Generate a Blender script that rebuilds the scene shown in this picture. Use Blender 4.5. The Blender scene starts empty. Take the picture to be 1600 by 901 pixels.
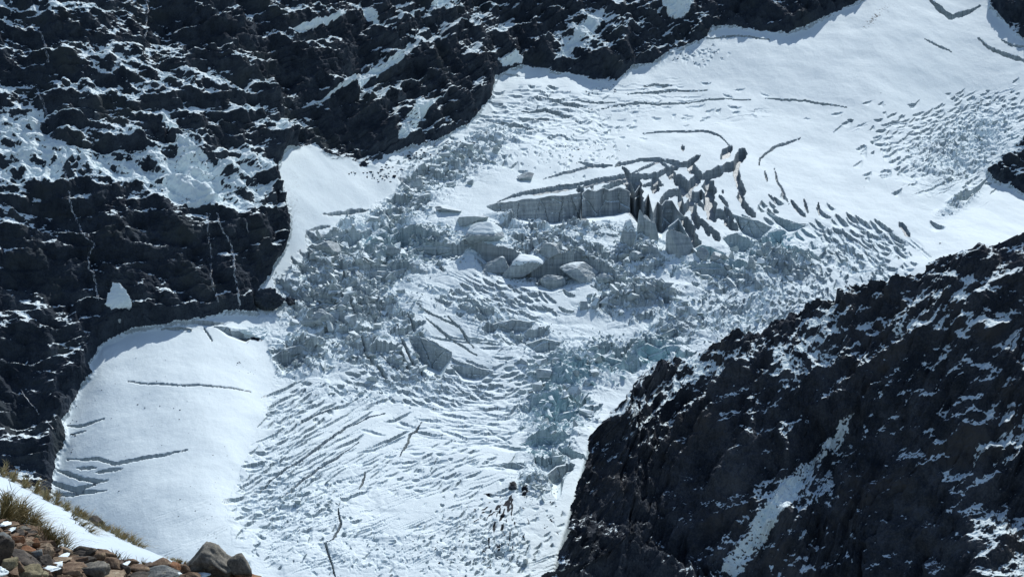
import bpy, math, random, time
import numpy as np
from concurrent.futures import ThreadPoolExecutor
T0 = time.time()
random.seed(11); rng = np.random.default_rng(11)
f4 = np.float32
scene = bpy.context.scene
C = scene.collection
R = math.radians

# ---------------------------------------------------------------- camera (survey frame: 1600 x 901 bearings)
HF = math.tan(R(17.5)); K = HF / 800.0; PITCH = R(8.0)
cp, sp = math.cos(PITCH), math.sin(PITCH)
def ray(u, v):
    x = (np.asarray(u, float) - 800.0) * K; z = (450.5 - np.asarray(v, float)) * K
    return x, cp + z * sp, -sp + z * cp
cam_d = bpy.data.cameras.new('camera'); cam = bpy.data.objects.new('camera', cam_d); C.objects.link(cam)
cam_d.sensor_width = 36.0; cam_d.lens = 18.0 / HF; cam_d.clip_start = 0.1; cam_d.clip_end = 20000
cam.location = (0, 0, 0); cam.rotation_euler = (R(90) - PITCH, 0, 0)
scene.camera = cam

# ---------------------------------------------------------------- noise
POOL = ThreadPoolExecutor(4)
def par(fn, *arrs):
    n = len(arrs[0]); step = 60000
    if n <= step: return fn(*arrs)
    parts = list(POOL.map(lambda s: fn(*[a[s:s + step] for a in arrs]), range(0, n, step)))
    if isinstance(parts[0], tuple): return tuple(np.concatenate(p) for p in zip(*parts))
    return np.concatenate(parts)
def _hash(a, b, c, seed):
    with np.errstate(over='ignore'):
        h = a.astype(np.uint32) * np.uint32(374761393) + b.astype(np.uint32) * np.uint32(668265263) + c.astype(np.uint32) * np.uint32(2246822519) + np.uint32((seed * 3266489917) & 0xffffffff)
        h = (h ^ (h >> np.uint32(13))) * np.uint32(1274126177)
        h = (h ^ (h >> np.uint32(16))) * np.uint32(2654435761)
        return h ^ (h >> np.uint32(15))
_g = rng.normal(size=(256, 3)); _g /= np.linalg.norm(_g, axis=1)[:, None]; GR = _g.astype(f4)
def _perlin(x, y, z, seed):
    xf, yf, zf = np.floor(x), np.floor(y), np.floor(z)
    xi, yi, zi = xf.astype(np.int32), yf.astype(np.int32), zf.astype(np.int32)
    dx, dy, dz = (x - xf).astype(f4), (y - yf).astype(f4), (z - zf).astype(f4)
    fx, fy, fz = [d * d * d * (d * (d * 6 - 15) + 10) for d in (dx, dy, dz)]
    def g(i, j, k):
        q = GR[_hash(xi + i, yi + j, zi + k, seed) & np.uint32(255)]
        return q[:, 0] * (dx - i) + q[:, 1] * (dy - j) + q[:, 2] * (dz - k)
    x00 = g(0,0,0) * (1 - fx) + g(1,0,0) * fx; x10 = g(0,1,0) * (1 - fx) + g(1,1,0) * fx
    x01 = g(0,0,1) * (1 - fx) + g(1,0,1) * fx; x11 = g(0,1,1) * (1 - fx) + g(1,1,1) * fx
    y0 = x00 * (1 - fy) + x10 * fy; y1 = x01 * (1 - fy) + x11 * fy
    return (y0 * (1 - fz) + y1 * fz) * 1.6
def perlin(x, y, z, seed=0):
    return par(lambda a, b, c: _perlin(a, b, c, seed), x, y, z)
def fbm(x, y, z, scale, octv, seed, ridged=False, gain=0.5):
    out = np.zeros(len(x), f4); a = 1.0; s = 1.0 / scale; tot = 0
    for o in range(octv):
        n = perlin(x * s, y * s, z * s, seed + o * 17)
        if ridged: n = 1 - 2 * np.abs(n)
        out += a * n; tot += a; a *= gain; s *= 2.03
    return out / tot
def _worley(x, y, seed):
    xi, yi = np.floor(x).astype(np.int32), np.floor(y).astype(np.int32)
    f1 = np.full(len(x), 9, f4); f2 = f1.copy(); idh = np.zeros(len(x), np.uint32); ox = np.zeros(len(x), f4); oy = ox.copy()
    zz = np.zeros(len(x), np.int32)
    for i in (-1, 0, 1):
        for j in (-1, 0, 1):
            h = _hash(xi + i, yi + j, zz, seed)
            px = xi + i + (h & np.uint32(1023)).astype(f4) / 1023 * .9 + .05; py = yi + j + ((h >> np.uint32(10)) & np.uint32(1023)).astype(f4) / 1023 * .9 + .05
            dx = (x - px).astype(f4); dy = (y - py).astype(f4); d = np.sqrt(dx * dx + dy * dy)
            nr = d < f1
            f2 = np.where(nr, f1, np.minimum(f2, d)); f1 = np.where(nr, d, f1)
            idh = np.where(nr, h, idh); ox = np.where(nr, dx, ox); oy = np.where(nr, dy, oy)
    h2 = _hash(idh, idh >> np.uint32(7), zz, seed + 5)
    return f2 - f1, (h2 & np.uint32(1023)).astype(f4) / 1023, ox, oy, ((h2 >> np.uint32(10)) & np.uint32(1023)).astype(f4) / 1023 - .5, ((h2 >> np.uint32(20)) & np.uint32(1023)).astype(f4) / 1023 - .5
def worley(x, y, seed): return par(lambda a, b: _worley(a, b, seed), x, y)
def sst(a, b, x): t = np.clip((x - a) / (b - a), 0, 1); return t * t * (3 - 2 * t)
def blur(A, r):
    r = int(r)
    if r < 1: return A
    for ax in (0, 1):
        for _ in range(2):
            pad = [(0, 0), (0, 0)]; pad[ax] = (r + 1, r)
            c = np.cumsum(np.pad(A, pad, mode='edge'), axis=ax, dtype=np.float64); n = A.shape[ax]
            A = ((np.take(c, range(2 * r + 1, 2 * r + 1 + n), axis=ax) - np.take(c, range(0, n), axis=ax)) / (2 * r + 1)).astype(f4)
    return A

# ---------------------------------------------------------------- survey grid of the far terrain
DU = 1.25
U0, U1, V0, V1 = -170.0, 1770.0, -120.0, 1060.0
us = np.arange(U0, U1, DU); vs = np.arange(V0, V1, DU); NU, NV = len(us), len(vs)
UU, VV = np.meshgrid(us, vs); UU = UU.astype(f4); VV = VV.astype(f4)      # rows = v
def grid_smp(A, u, v):
    x = np.clip((np.asarray(u, float) - U0) / DU, 0, NU - 1.001); y = np.clip((np.asarray(v, float) - V0) / DU, 0, NV - 1.001)
    i = x.astype(int); j = y.astype(int); a = x - i; b = y - j
    return (A[j, i] * (1 - a) + A[j, i + 1] * a) * (1 - b) + (A[j + 1, i] * (1 - a) + A[j + 1, i + 1] * a) * b
DR = 2.5
ru = np.arange(U0 - 20, U1 + 20, DR); rv = np.arange(V0 - 20, V1 + 20, DR); RU, RV = np.meshgrid(ru, rv)
def sdf(poly):
    p = np.array(poly, float); d2 = np.full(RU.shape, 1e9); ins = np.zeros(RU.shape, bool); n = len(p)
    for i in range(n):
        a, b = p[i], p[(i + 1) % n]; e = b - a; L = e @ e + 1e-9
        t = np.clip(((RU - a[0]) * e[0] + (RV - a[1]) * e[1]) / L, 0, 1)
        d2 = np.minimum(d2, (RU - a[0] - t * e[0]) ** 2 + (RV - a[1] - t * e[1]) ** 2)
        if a[1] != b[1]:
            ins ^= ((a[1] > RV) != (b[1] > RV)) & (RU < (b[0] - a[0]) * (RV - a[1]) / (b[1] - a[1]) + a[0])
    return np.where(ins, -1, 1) * np.sqrt(d2)
def rsmp(A, u, v):
    x = np.clip((u - ru[0]) / DR, 0, len(ru) - 1.001); y = np.clip((v - rv[0]) / DR, 0, len(rv) - 1.001)
    i = x.astype(np.int32); j = y.astype(np.int32); a = (x - i).astype(f4); b = (y - j).astype(f4); A = A.astype(f4)
    return (A[j, i] * (1 - a) + A[j, i + 1] * a) * (1 - b) + (A[j + 1, i] * (1 - a) + A[j + 1, i + 1] * a) * b
def blob(u, v, U, V, rx, ry, ang=0):
    a = R(ang); dx, dy = U - u, V - v
    x = (dx * math.cos(a) + dy * math.sin(a)) / rx; y = (-dx * math.sin(a) + dy * math.cos(a)) / ry
    return np.exp(-(x * x + y * y))
# jitter fields (in survey px) used to roughen traced outlines
u0f, v0f = UU.ravel(), VV.ravel(); zer = np.zeros(UU.size, f4)
JU = (4.5 * fbm(u0f, v0f, zer, 22, 3, 101) + 2.2 * perlin(u0f / 5, v0f / 5, zer, 111)).reshape(UU.shape)
JV = (4.5 * fbm(u0f, v0f, zer + 50, 22, 3, 131) + 2.2 * perlin(u0f / 5, v0f / 5, zer + 9, 141)).reshape(UU.shape)
JS = blur(JV, 3)
def mask(poly, soft=2.0, jit=1.0, shift=0):
    s = rsmp(sdf(poly), UU + JU * jit, VV + JV * jit) + shift
    return sst(soft, -soft, s)

# ---------------------------------------------------------------- traced outlines
P_WALL = [(-400,-300),(1400,-300),(1352,-2),(1330,10),(1282,30),(1255,44),(1226,54),(1205,52),(1180,48),(1150,43),(1112,42),(1104,60),(1075,72),(1045,82),(1018,100),(990,104),(968,122),(950,133),(925,124),(900,116),(870,117),(842,108),(815,104),(798,108),(772,122),(770,150),(748,178),(730,196),(700,214),(668,226),(640,232),(600,243),(588,262),(566,262),(545,246),(515,244),(492,224),(470,232),(446,230),(436,250),(430,272),(442,310),(452,338),(452,372),(436,405),(420,432),(404,452),(398,474),(404,490),(385,489),(352,488),(326,496),(300,500),(268,506),(235,512),(205,516),(172,530),(152,548),(138,572),(146,585),(128,604),(110,640),(97,660),(106,690),(90,712),(84,745),(78,800),(60,900),(30,1100),(-400,1100)]
P_RTOP = [(1545,-300),(1545,-4),(1549,12),(1560,26),(1578,44),(1600,62),(1640,92),(1900,180),(1900,-300)]
P_ROUT = [(1541,268),(1548,256),(1560,243),(1580,232),(1598,214),(1640,180),(1900,90),(1900,330),(1640,312),(1602,306),(1588,302),(1580,292),(1560,288),(1546,280)]
P_COUL = [(440,232),(470,228),(492,222),(530,240),(600,262),(640,280),(600,310),(560,330),(500,372),(440,430),(400,480),(396,470),(430,400),(452,350),(430,272)]
P_APRON = [(205,512),(300,498),(405,485),(415,520),(430,580),(410,640),(372,740),(352,800),(372,870),(400,1060),(30,1100),(78,800),(84,745),(100,660),(140,575)]
P_CONE = [(1090,50),(1150,38),(1230,48),(1350,-10),(1350,-300),(1560,-300),(1620,70),(1640,130),(1480,180),(1380,220),(1250,190),(1100,130),(1000,120)]
P_SHELF = [(1470,345),(1500,300),(1545,288),(1700,310),(1900,330),(1900,480),(1600,440),(1430,440),(1420,400)]
wall_s, rtop_s, rout_s = sdf(P_WALL), sdf(P_RTOP), sdf(P_ROUT)
rock_s = np.minimum(np.minimum(wall_s, rtop_s), rout_s)
coul_s, apron_s, cone_s, shelf_s = sdf(P_COUL), sdf(P_APRON), sdf(P_CONE), sdf(P_SHELF)

# ---------------------------------------------------------------- slope map -> base sheet
S = np.interp(RV, [-140, 150, 240, 330, 430, 470, 600, 640, 1100], [25, 22, 19, 21, 25, 27, 24, 14, 12])
def put(s, val, soft):
    global S
    m = sst(soft, -soft, s); S = S * (1 - m) + val * m
put(cone_s, 31, 45); put(shelf_s, 12, 25); put(apron_s, 25, 24); put(coul_s, 34, 20)
put(wall_s, 44, 5); put(rtop_s, 38, 6); put(rout_s, 52, 4)
put(sdf([(-400,312),(120,318),(260,330),(450,325),(456,380),(400,480),(300,500),(200,510),(170,470),(100,440),(-400,400)]), 53, 12)
put(sdf([(200,200),(330,235),(440,250),(450,320),(250,330),(120,310),(-300,300),(-300,190)]), 41, 15)
S = blur(S.astype(f4), 2)
Sg = np.tan(np.radians(rsmp(S, UU, VV)))
t = np.interp(us, [-170, 60, 300, 900, 1770], [1010, 960, 860, 850, 900])
xs_, A_, B_ = ray(us[None, :], vs[:, None]); A_ = A_ + np.zeros((NV, NU)); B_ = B_ + np.zeros((NV, NU))
G_ = np.zeros((NV - 1, NU))                      # wanted growth of log distance per row for that slope
for j in range(NV - 1):
    s = Sg[j]; a, b = A_[j + 1], B_[j + 1]
    G_[j] = np.clip((s * (A_[j] - a) - (B_[j] - b)) / (b - a * s), 0, .03)
# one continuous ground sheet: least squares between the slopes wanted and a calm lay of the land sideways
LAM = .06
g_ = np.fft.rfft(np.concatenate([G_, G_[:, ::-1]], 1), axis=1); lb = np.fft.rfft(np.concatenate([np.log(t), np.log(t)[::-1]]))
om = (2 * np.sin(np.pi * np.arange(g_.shape[1]) / (2 * NU))) ** 2 * LAM
n_ = NV - 1; dia = np.full((n_, len(om)), 2.0) + om; dia[0] -= 1
rhs = np.zeros((n_, len(om)), complex); rhs[:] = g_; rhs[1:] -= g_[:-1]; rhs[-1] += lb
for j in range(1, n_):
    m = -1 / dia[j - 1]; dia[j] += m; rhs[j] -= m * rhs[j - 1]
L_ = np.zeros((NV, len(om)), complex); L_[-1] = lb; L_[n_ - 1] = rhs[n_ - 1] / dia[n_ - 1]
for j in range(n_ - 2, -1, -1): L_[j] = (rhs[j] + L_[j + 1]) / dia[j]
TT = np.exp(np.fft.irfft(L_, 2 * NU, axis=1)[:, :NU]); TT = blur(TT.astype(f4), 3)
BX = (TT * xs_).astype(f4); BY = (TT * A_).astype(f4); BZ = (TT * B_).astype(f4)
def normals(X, Y, Z):
    def g(A, ax): return np.gradient(A, axis=ax)
    ux, uy, uz = g(X, 1), g(Y, 1), g(Z, 1); vx, vy, vz = g(X, 0), g(Y, 0), g(Z, 0)
    n = np.stack([vy * uz - vz * uy, vz * ux - vx * uz, vx * uy - vy * ux])
    n /= np.linalg.norm(n, axis=0) + 1e-9
    n *= np.where(n[2:3] < 0, -1, 1)
    return n.astype(f4)
BN = normals(blur(BX, 10), blur(BY, 10), blur(BZ, 10))
print('base', round(time.time() - T0, 1), 'range', float(TT.min()), float(TT.max()), 'z', float(BZ.min()), float(BZ.max()))

# ---------------------------------------------------------------- rock displacement (shared by wall and ridge)
_dx = np.arange(-900, 1200, 5.0); _dD = np.cumsum(np.interp(_dx, [-420, -260, -150, -60, 120, 400], [.10, .0, -.28, -.55, -.50, -.3])) * 5.0
def lay(x): return np.interp(x, _dx, _dD).astype(f4)
def crag(x, y, z, seed, dip=None, big=1.0):
    """outward offset in metres for rock: buttresses, ledges, broken facets"""
    w1 = fbm(x, y, z, 70, 3, seed + 1); w2 = fbm(x, y, z, 18, 3, seed + 2)
    d = 17 * big * fbm(x + (.5 * z if dip is None else 0), y, z * .6, 85, 4, seed + 3, True)
    out = d.copy()
    for per, amp, wz, k in ((31, .58, 15, 0), (10.5, .6, 5.0, 1), (4.0, .52, 1.7, 2), (1.9, .42, .8, 3)):
        q = (z + (lay(x) if dip is None else dip * x) + wz * (w1 * 1.6 + w2 * 1.1)) / per
        fr = q - np.floor(q)
        ledge = np.where(fr < .72, fr / .72, sst(1.0, .72, fr))
        a = np.clip(.55 + 1.1 * fbm(x, y, z, per * 2.2, 2, seed + 20 + k), 0, 1.3)
        out += per * amp * .6 * a * (ledge - .5)
    out += 8.0 * big * fbm(x + .35 * z, y, z * .7, 40, 3, seed + 8, True, .45)
    # broken vertical joints
    out += 3.2 * fbm(x + .4 * z, y, z * .45, 17, 3, seed + 5, True)
    out += 1.3 * fbm(x, y, z * .8, 5.2, 3, seed + 6, True, .6)
    return out

wallm = rsmp(rock_s, UU + JU, VV + JV)               # signed distance to rock, roughened
isrock = wallm < 0
near = wallm < 12
idx = np.flatnonzero(near.ravel())
bx, by, bz = BX.ravel()[idx], BY.ravel()[idx], BZ.ravel()[idx]
off = np.zeros(UU.size, f4); off[idx] = crag(bx, by, bz, 300)
fade = sst(6, -16, wallm)
OFF = (off.reshape(UU.shape) - 6.5 * near) * fade
print('crag', round(time.time() - T0, 1))

# ---------------------------------------------------------------- glacier relief
LOW = np.zeros(UU.shape, f4)      # metres cut down
ADD = np.zeros(UU.shape, f4)      # metres built up
ICE = np.zeros(UU.shape, f4)      # dirty-ice tint
BARE = np.zeros(UU.shape, f4)     # floors of cracks: no snow lies there
# roughness of the broken ice: (u, v, ru, rv, angle, weight)
RB = [(500,385,70,45,-20,1),(575,415,110,42,-10,1),(650,385,80,32,0,.95),(540,480,120,48,10,1),(470,550,55,38,0,.9),(650,300,60,34,-25,.75),(720,255,75,30,-25,.65),(770,215,60,24,-10,.45),
      (620,340,70,28,-20,.7),(860,388,80,34,10,.85),(930,420,65,30,10,.95),(760,370,40,22,0,.5),(985,465,80,36,0,.9),(1000,400,40,24,10,.9),(1120,430,95,30,8,.8),(1210,405,60,32,20,.9),(1060,500,70,30,-15,.6),
      (760,490,60,22,20,.6),(820,520,45,20,0,.6),(930,570,95,36,-15,.9),(1020,550,50,26,-15,.95),(870,640,52,46,0,.85),(862,700,36,34,0,.8),(835,755,34,32,0,.6),(640,575,60,26,25,.6),(540,610,90,30,10,.35),
      (560,540,60,40,20,.7),(1320,400,70,32,25,.35),(1180,480,80,32,-10,.4),(1240,500,60,26,-25,.25),(480,790,120,75,-10,.22),(600,860,260,46,0,.2),(790,860,60,52,0,.25),
      (1500,235,75,48,-25,.55),(1540,210,50,30,-25,.5),(1500,315,38,10,-35,.7),(700,455,60,16,10,.4),(880,555,80,30,-5,.5),(180,524,50,8,-15,.4),(400,560,24,40,0,.3),(395,520,30,14,0,.5),(870,356,90,9,2,.6),(800,350,40,8,15,.6),(1000,376,40,12,10,.7),(940,365,60,14,0,.6),(850,500,190,80,-10,.18),(700,470,140,55,10,.16),(1150,485,130,55,-15,.42),(842,424,110,16,6,.72)]
RG = np.zeros(UU.shape, f4)
for (u, v, a, b, an, w) in RB: RG = np.maximum(RG, w * blob(u, v, UU, VV, a, b, an).astype(f4))
# smooth snow lying between: carve out
for (u, v, a, b, an, w) in [(700,520,62,16,32,.9),(640,560,46,9,48,.7),(770,585,60,16,10,.9),(880,462,60,12,-8,.9),(835,475,70,12,-5,.8),(1060,440,50,9,8,.8),(1085,412,36,6,4,.6),(600,640,70,14,-15,.9),(930,500,40,8,0,.6),(1010,480,36,7,-10,.5),(740,440,30,10,40,.7),(560,590,40,10,-10,.6),(490,600,40,12,-20,.6),(690,440,30,10,30,.5),(590,505,40,8,-10,.5),(450,520,30,10,-20,.4),(560,400,26,8,-15,.4),(1130,470,40,10,-20,.6),(1020,500,30,7,-20,.6),(930,450,40,8,10,.6)]:
    RG *= 1 - w * blob(u, v, UU, VV, a, b, an).astype(f4)
RG *= sst(-2, 8, wallm)
RG *= sst(0, 14, rsmp(np.minimum(np.abs(apron_s) * np.sign(apron_s) + 6, coul_s + 4), UU + JU * 2, VV + JV * 2))
idg = np.flatnonzero((RG > .03).ravel())
gx, gy = BX.ravel()[idg], BY.ravel()[idg]; gz0 = np.zeros(len(idg), f4); rg = RG.ravel()[idg]
wx = gx + 5.5 * fbm(gx, gy, gz0, 17, 4, 401, False, .62); wy = gy + 5.5 * fbm(gx, gy, gz0 + 7, 17, 4, 411, False, .62)
hh = np.zeros(len(idg), f4)
for sc, am, se, st in ((22, 8.0, 1, 2.0), (9.5, 4.6, 2, 1.6), (4.4, 2.2, 3, 1.3)):
    e, hr, ox, oy, tx, ty = worley(wx / (sc * st), wy / sc * .8, 420 + se)
    gap = sst(.0, .22, e)
    hh += am * (gap * (hr ** 1.3 * 1.0 + 1.9 * (tx * ox + ty * oy) + .25) - .5)
hh += 2.0 * fbm(gx, gy, gz0, 6, 4, 441, True, .6) + 9.0 * fbm(gx * .7, gy, gz0, 46, 3, 445, True)
ADD.ravel()[idg] += hh * np.clip(rg, 0, 1) ** 1.15
# gentle swell everywhere on snow
sn = np.flatnonzero((wallm > -4).ravel()); sx, sy = BX.ravel()[sn], BY.ravel()[sn]; sz = np.zeros(len(sn), f4)
swell = 5.0 * fbm(sx, sy, sz, 110, 3, 451) + .55 * fbm(sx, sy, sz, 14, 3, 461) + .13 * fbm(sx, sy, sz, 3.0, 3, 466) + .9 * fbm(sx, sy, sz, 40, 2, 469)
ADD.ravel()[sn] += swell * sst(-4, 14, wallm.ravel()[sn])

def win(u, v, r):
    i0 = max(0, int((u - r - U0) / DU)); i1 = min(NU, int((u + r - U0) / DU) + 2); j0 = max(0, int((v - r - V0) / DU)); j1 = min(NV, int((v + r - V0) / DU) + 2)
    return slice(j0, j1), slice(i0, i1)
def stroke(u, v, L, ang, w, dep, step=True, bend=0.0, jit=.5):
    """one crevasse: L, w in survey px, dep in metres; a sharp uphill edge then, for a step, a ramp back up"""
    s = win(u, v, L / 2 + w * 7 + 4)
    if s[0].stop - s[0].start < 2 or s[1].stop - s[1].start < 2: return
    a_ = R(ang); du = UU[s] - u + JU[s] * jit; dv = VV[s] - v + JV[s] * jit
    a = du * math.cos(a_) + dv * math.sin(a_); c = -du * math.sin(a_) + dv * math.cos(a_) + bend * (a * a) / max(L, 1)
    tp = np.clip(1 - (2 * a / L) ** 2, 0, 1); W = w * tp + 1e-3
    val = np.where((c > 0) & (c < W), 1.0, 0.0)
    if step: val = np.where(c > 0, np.clip(1 - c / (W * 4.5), 0, 1), 0)
    LOW[s] = np.maximum(LOW[s], (dep * tp ** .5 * val).astype(f4))
def crack(pts, w, dep, jit=.45, taper=True, tint=0.0):
    p = np.array(pts, float); seg = np.hypot(*np.diff(p, axis=0).T); cum = np.concatenate([[0], np.cumsum(seg)]); T = cum[-1]
    lo, hi = p.min(0) - w - 5, p.max(0) + w + 5
    j0, j1 = max(0, int((lo[1] - V0) / DU)), min(NV, int((hi[1] - V0) / DU) + 2); i0, i1 = max(0, int((lo[0] - U0) / DU)), min(NU, int((hi[0] - U0) / DU) + 2)
    s = (slice(j0, j1), slice(i0, i1)); x = UU[s] + JU[s] * jit; y = VV[s] + JV[s] * jit
    best = np.full(x.shape, 1e9); along = np.zeros(x.shape)
    for i in range(len(p) - 1):
        e = p[i + 1] - p[i]; t_ = np.clip(((x - p[i, 0]) * e[0] + (y - p[i, 1]) * e[1]) / (e @ e + 1e-9), 0, 1)
        d = np.hypot(x - p[i, 0] - t_ * e[0], y - p[i, 1] - t_ * e[1]); m = d < best
        best = np.where(m, d, best); along = np.where(m, cum[i] + t_ * seg[i], along)
    q = along / T; ww = w / 2 * (np.clip(4 * np.minimum(q, 1 - q), .25, 1) if taper else np.clip(along / 5 + .3, 0, 1) * np.clip((T - along) / 6 + .3, 0, 1))
    if w > 3: ww = ww * np.maximum(.6, .95 + .5 * perlin((along.ravel() / 9).astype(f4), np.full(along.size, p[0, 0], f4), np.full(along.size, p[0, 1], f4), 77).reshape(along.shape))
    val = sst(ww + .45, ww - .45, best)
    LOW[s] = np.maximum(LOW[s], (dep * val).astype(f4))
    if w > 2.2: BARE[s] = np.maximum(BARE[s], sst(.2, .6, val).astype(f4))
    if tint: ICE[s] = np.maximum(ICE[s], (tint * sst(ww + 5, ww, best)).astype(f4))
CLIFFS = []
def ends(uu, ua, ub):
    if len(CLIFFS) <= 5: return 1.0
    return np.clip(np.minimum(uu - ua, ub - uu) / (.28 * (ub - ua)) + .02, .01, 1) ** .7
def cliff(top, bot, keep=1.0, jit=.5, rise=0.0):
    CLIFFS.append((top, bot, keep, rise))
    if rise:      # a rim of ice added behind the edge to lengthen the hollow's shadow
        tp = np.array(top, float); vt = np.interp(UU, tp[:, 0], tp[:, 1]); m_ = (UU > tp[0, 0]) & (UU < tp[-1, 0]) & (VV < vt + 2)
        ADD[m_] += (rise * np.exp(-((vt - VV) / 13) ** 2) * np.minimum(1, np.minimum(UU - tp[0, 0], tp[-1, 0] - UU) / 18))[m_].astype(f4)
    _cliff(top, bot, keep, jit)
def _cliff(top, bot, keep, jit):
    """ice face from the traced top edge down to the traced foot: level the ground behind the foot"""
    tp, bt = np.array(top, float), np.array(bot, float); ua, ub = max(tp[0, 0], bt[0, 0]), min(tp[-1, 0], bt[-1, 0])
    i0, i1 = int((ua - U0) / DU), int((ub - U0) / DU) + 1; uu = us[i0:i1]
    vt = np.interp(uu, tp[:, 0], tp[:, 1]); vb = np.interp(uu, bt[:, 0], bt[:, 1]); vb = vt + (vb - vt) * ends(uu, ua, ub); zb = grid_smp(BZ, uu, vb)
    j0, j1 = int((vt.min() - 4 - V0) / DU), int((vb.max() + 4 - V0) / DU) + 1
    s = (slice(j0, j1), slice(i0, i1)); y = VV[s] + JS[s] * jit * 2.2
    inside = (y > vt[None]) & (VV[s] < vb[None])
    LOW[s] = np.where(inside, np.maximum(LOW[s], keep * (BZ[s] - zb[None])), LOW[s])
    ADD[s] = np.where(inside, ADD[s] * .35, ADD[s])

# the long serac wall and its neighbours
cliff([(760,324),(776,318),(800,316),(818,312),(841,311),(858,307),(880,307),(907,302)], [(760,325),(790,343),(830,353),(865,358),(907,352)], jit=.12)
cliff([(909,304),(918,297),(930,300),(943,295),(952,299),(966,294),(976,297),(984,301)], [(909,349),(930,349),(960,346),(984,338)], jit=.15)
cliff([(985,284),(992,302),(999,292),(1006,316),(1013,304),(1020,334),(1027,316),(1034,322)], [(985,340),(1006,364),(1030,372),(1034,374)], jit=.5)
cliff([(1034,322),(1040,314),(1050,314),(1058,328),(1068,340)], [(1034,374),(1046,360),(1056,346),(1068,342)], jit=.3)
cliff([(1044,356),(1060,343),(1080,380),(1085,392)], [(1044,402),(1060,404),(1080,404),(1085,404)], jit=.3)
cliff([(1086,388),(1098,383),(1110,386),(1122,393),(1136,397)], [(1086,404),(1100,406),(1120,409),(1136,406)], jit=.6)
cliff([(1144,335),(1160,339),(1182,345),(1206,355)], [(1144,338),(1156,366),(1182,380),(1206,372)], jit=.2)
cliff([(1194,331),(1214,340),(1240,350),(1262,353)], [(1194,332),(1212,350),(1232,366),(1262,360)], jit=.25)
cliff([(1130,372),(1150,366),(1166,372),(1180,384)], [(1130,392),(1150,398),(1166,400),(1180,398)])
cliff([(1200,364),(1214,360),(1228,362)], [(1200,384),(1214,390),(1228,380)])
cliff([(1070,426),(1090,420),(1120,420),(1150,428),(1172,430)], [(1070,432),(1090,438),(1120,440),(1150,440),(1172,432)], jit=1)
cliff([(1140,412),(1156,410),(1172,416)], [(1140,426),(1156,428),(1172,426)])
# shaded hollow under the big ice boulders
cliff([(712,384),(740,388),(772,394),(800,406),(830,412),(862,406),(880,410),(905,412),(935,422),(962,432),(986,440)], [(712,386),(742,412),(772,440),(800,446),(830,452),(862,458),(880,452),(905,444),(935,436),(962,438),(986,442)], keep=.8, jit=1.4, rise=6)
cliff([(636,396),(660,384),(700,388),(740,382)], [(636,412),(660,413),(700,413),(740,404)])
cliff([(560,430),(580,424),(610,426),(636,420)], [(560,444),(580,447),(610,447),(636,440)])
cliff([(482,386),(500,376),(518,374)], [(482,392),(500,394),(518,388)])
cliff([(520,372),(545,366),(570,362)], [(520,390),(545,394),(570,384)])
cliff([(604,372),(630,360),(652,362)], [(604,394),(630,402),(652,400)])
cliff([(636,524),(664,530),(690,545),(706,556)], [(636,548),(664,586),(690,598),(706,596)])
cliff([(706,572),(740,574),(770,580)], [(706,594),(740,600),(770,594)])
cliff([(425,560),(440,548),(470,540),(488,552)], [(425,584),(440,588),(470,580),(488,566)])
cliff([(484,484),(505,476),(530,478)], [(484,500),(505,502),(530,498)])
cliff([(770,508),(800,500),(836,504)], [(770,520),(800,526),(836,520)])
cliff([(822,538),(850,530),(880,536)], [(822,552),(850,558),(880,550)])
cliff([(984,552),(1000,544),(1012,538),(1030,546),(1046,540),(1062,540)], [(984,566),(1000,576),(1012,580),(1030,580),(1046,572),(1062,556)], jit=.6)
cliff([(924,566),(940,556),(960,562),(976,566)], [(924,574),(940,580),(960,584),(976,582)])
cliff([(1030,522),(1050,516),(1070,512)], [(1030,538),(1050,534),(1070,524)])
cliff([(812,696),(840,684),(870,684),(892,678)], [(812,704),(840,716),(870,718),(892,716)])
cliff([(850,660),(872,648),(904,640)], [(850,672),(872,676),(904,664)])
cliff([(778,728),(800,722),(822,730)], [(778,734),(800,740),(822,742)])
cliff([(855,742),(870,730),(884,728)], [(855,768),(870,782),(884,768)])
cliff([(1488,320),(1510,304),(1532,288),(1545,276)], [(1488,326),(1510,318),(1532,298),(1545,284)])
cliff([(270,503),(300,500),(340,503),(350,505)], [(270,505),(300,508),(340,512),(350,508)], jit=.4)
cliff([(252,513),(275,511),(300,514)], [(252,514),(275,517),(300,515)], jit=.4)
cliff([(335,510),(360,512),(385,516),(402,522)], [(335,516),(360,528),(385,536),(402,532)], jit=.4)
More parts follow.
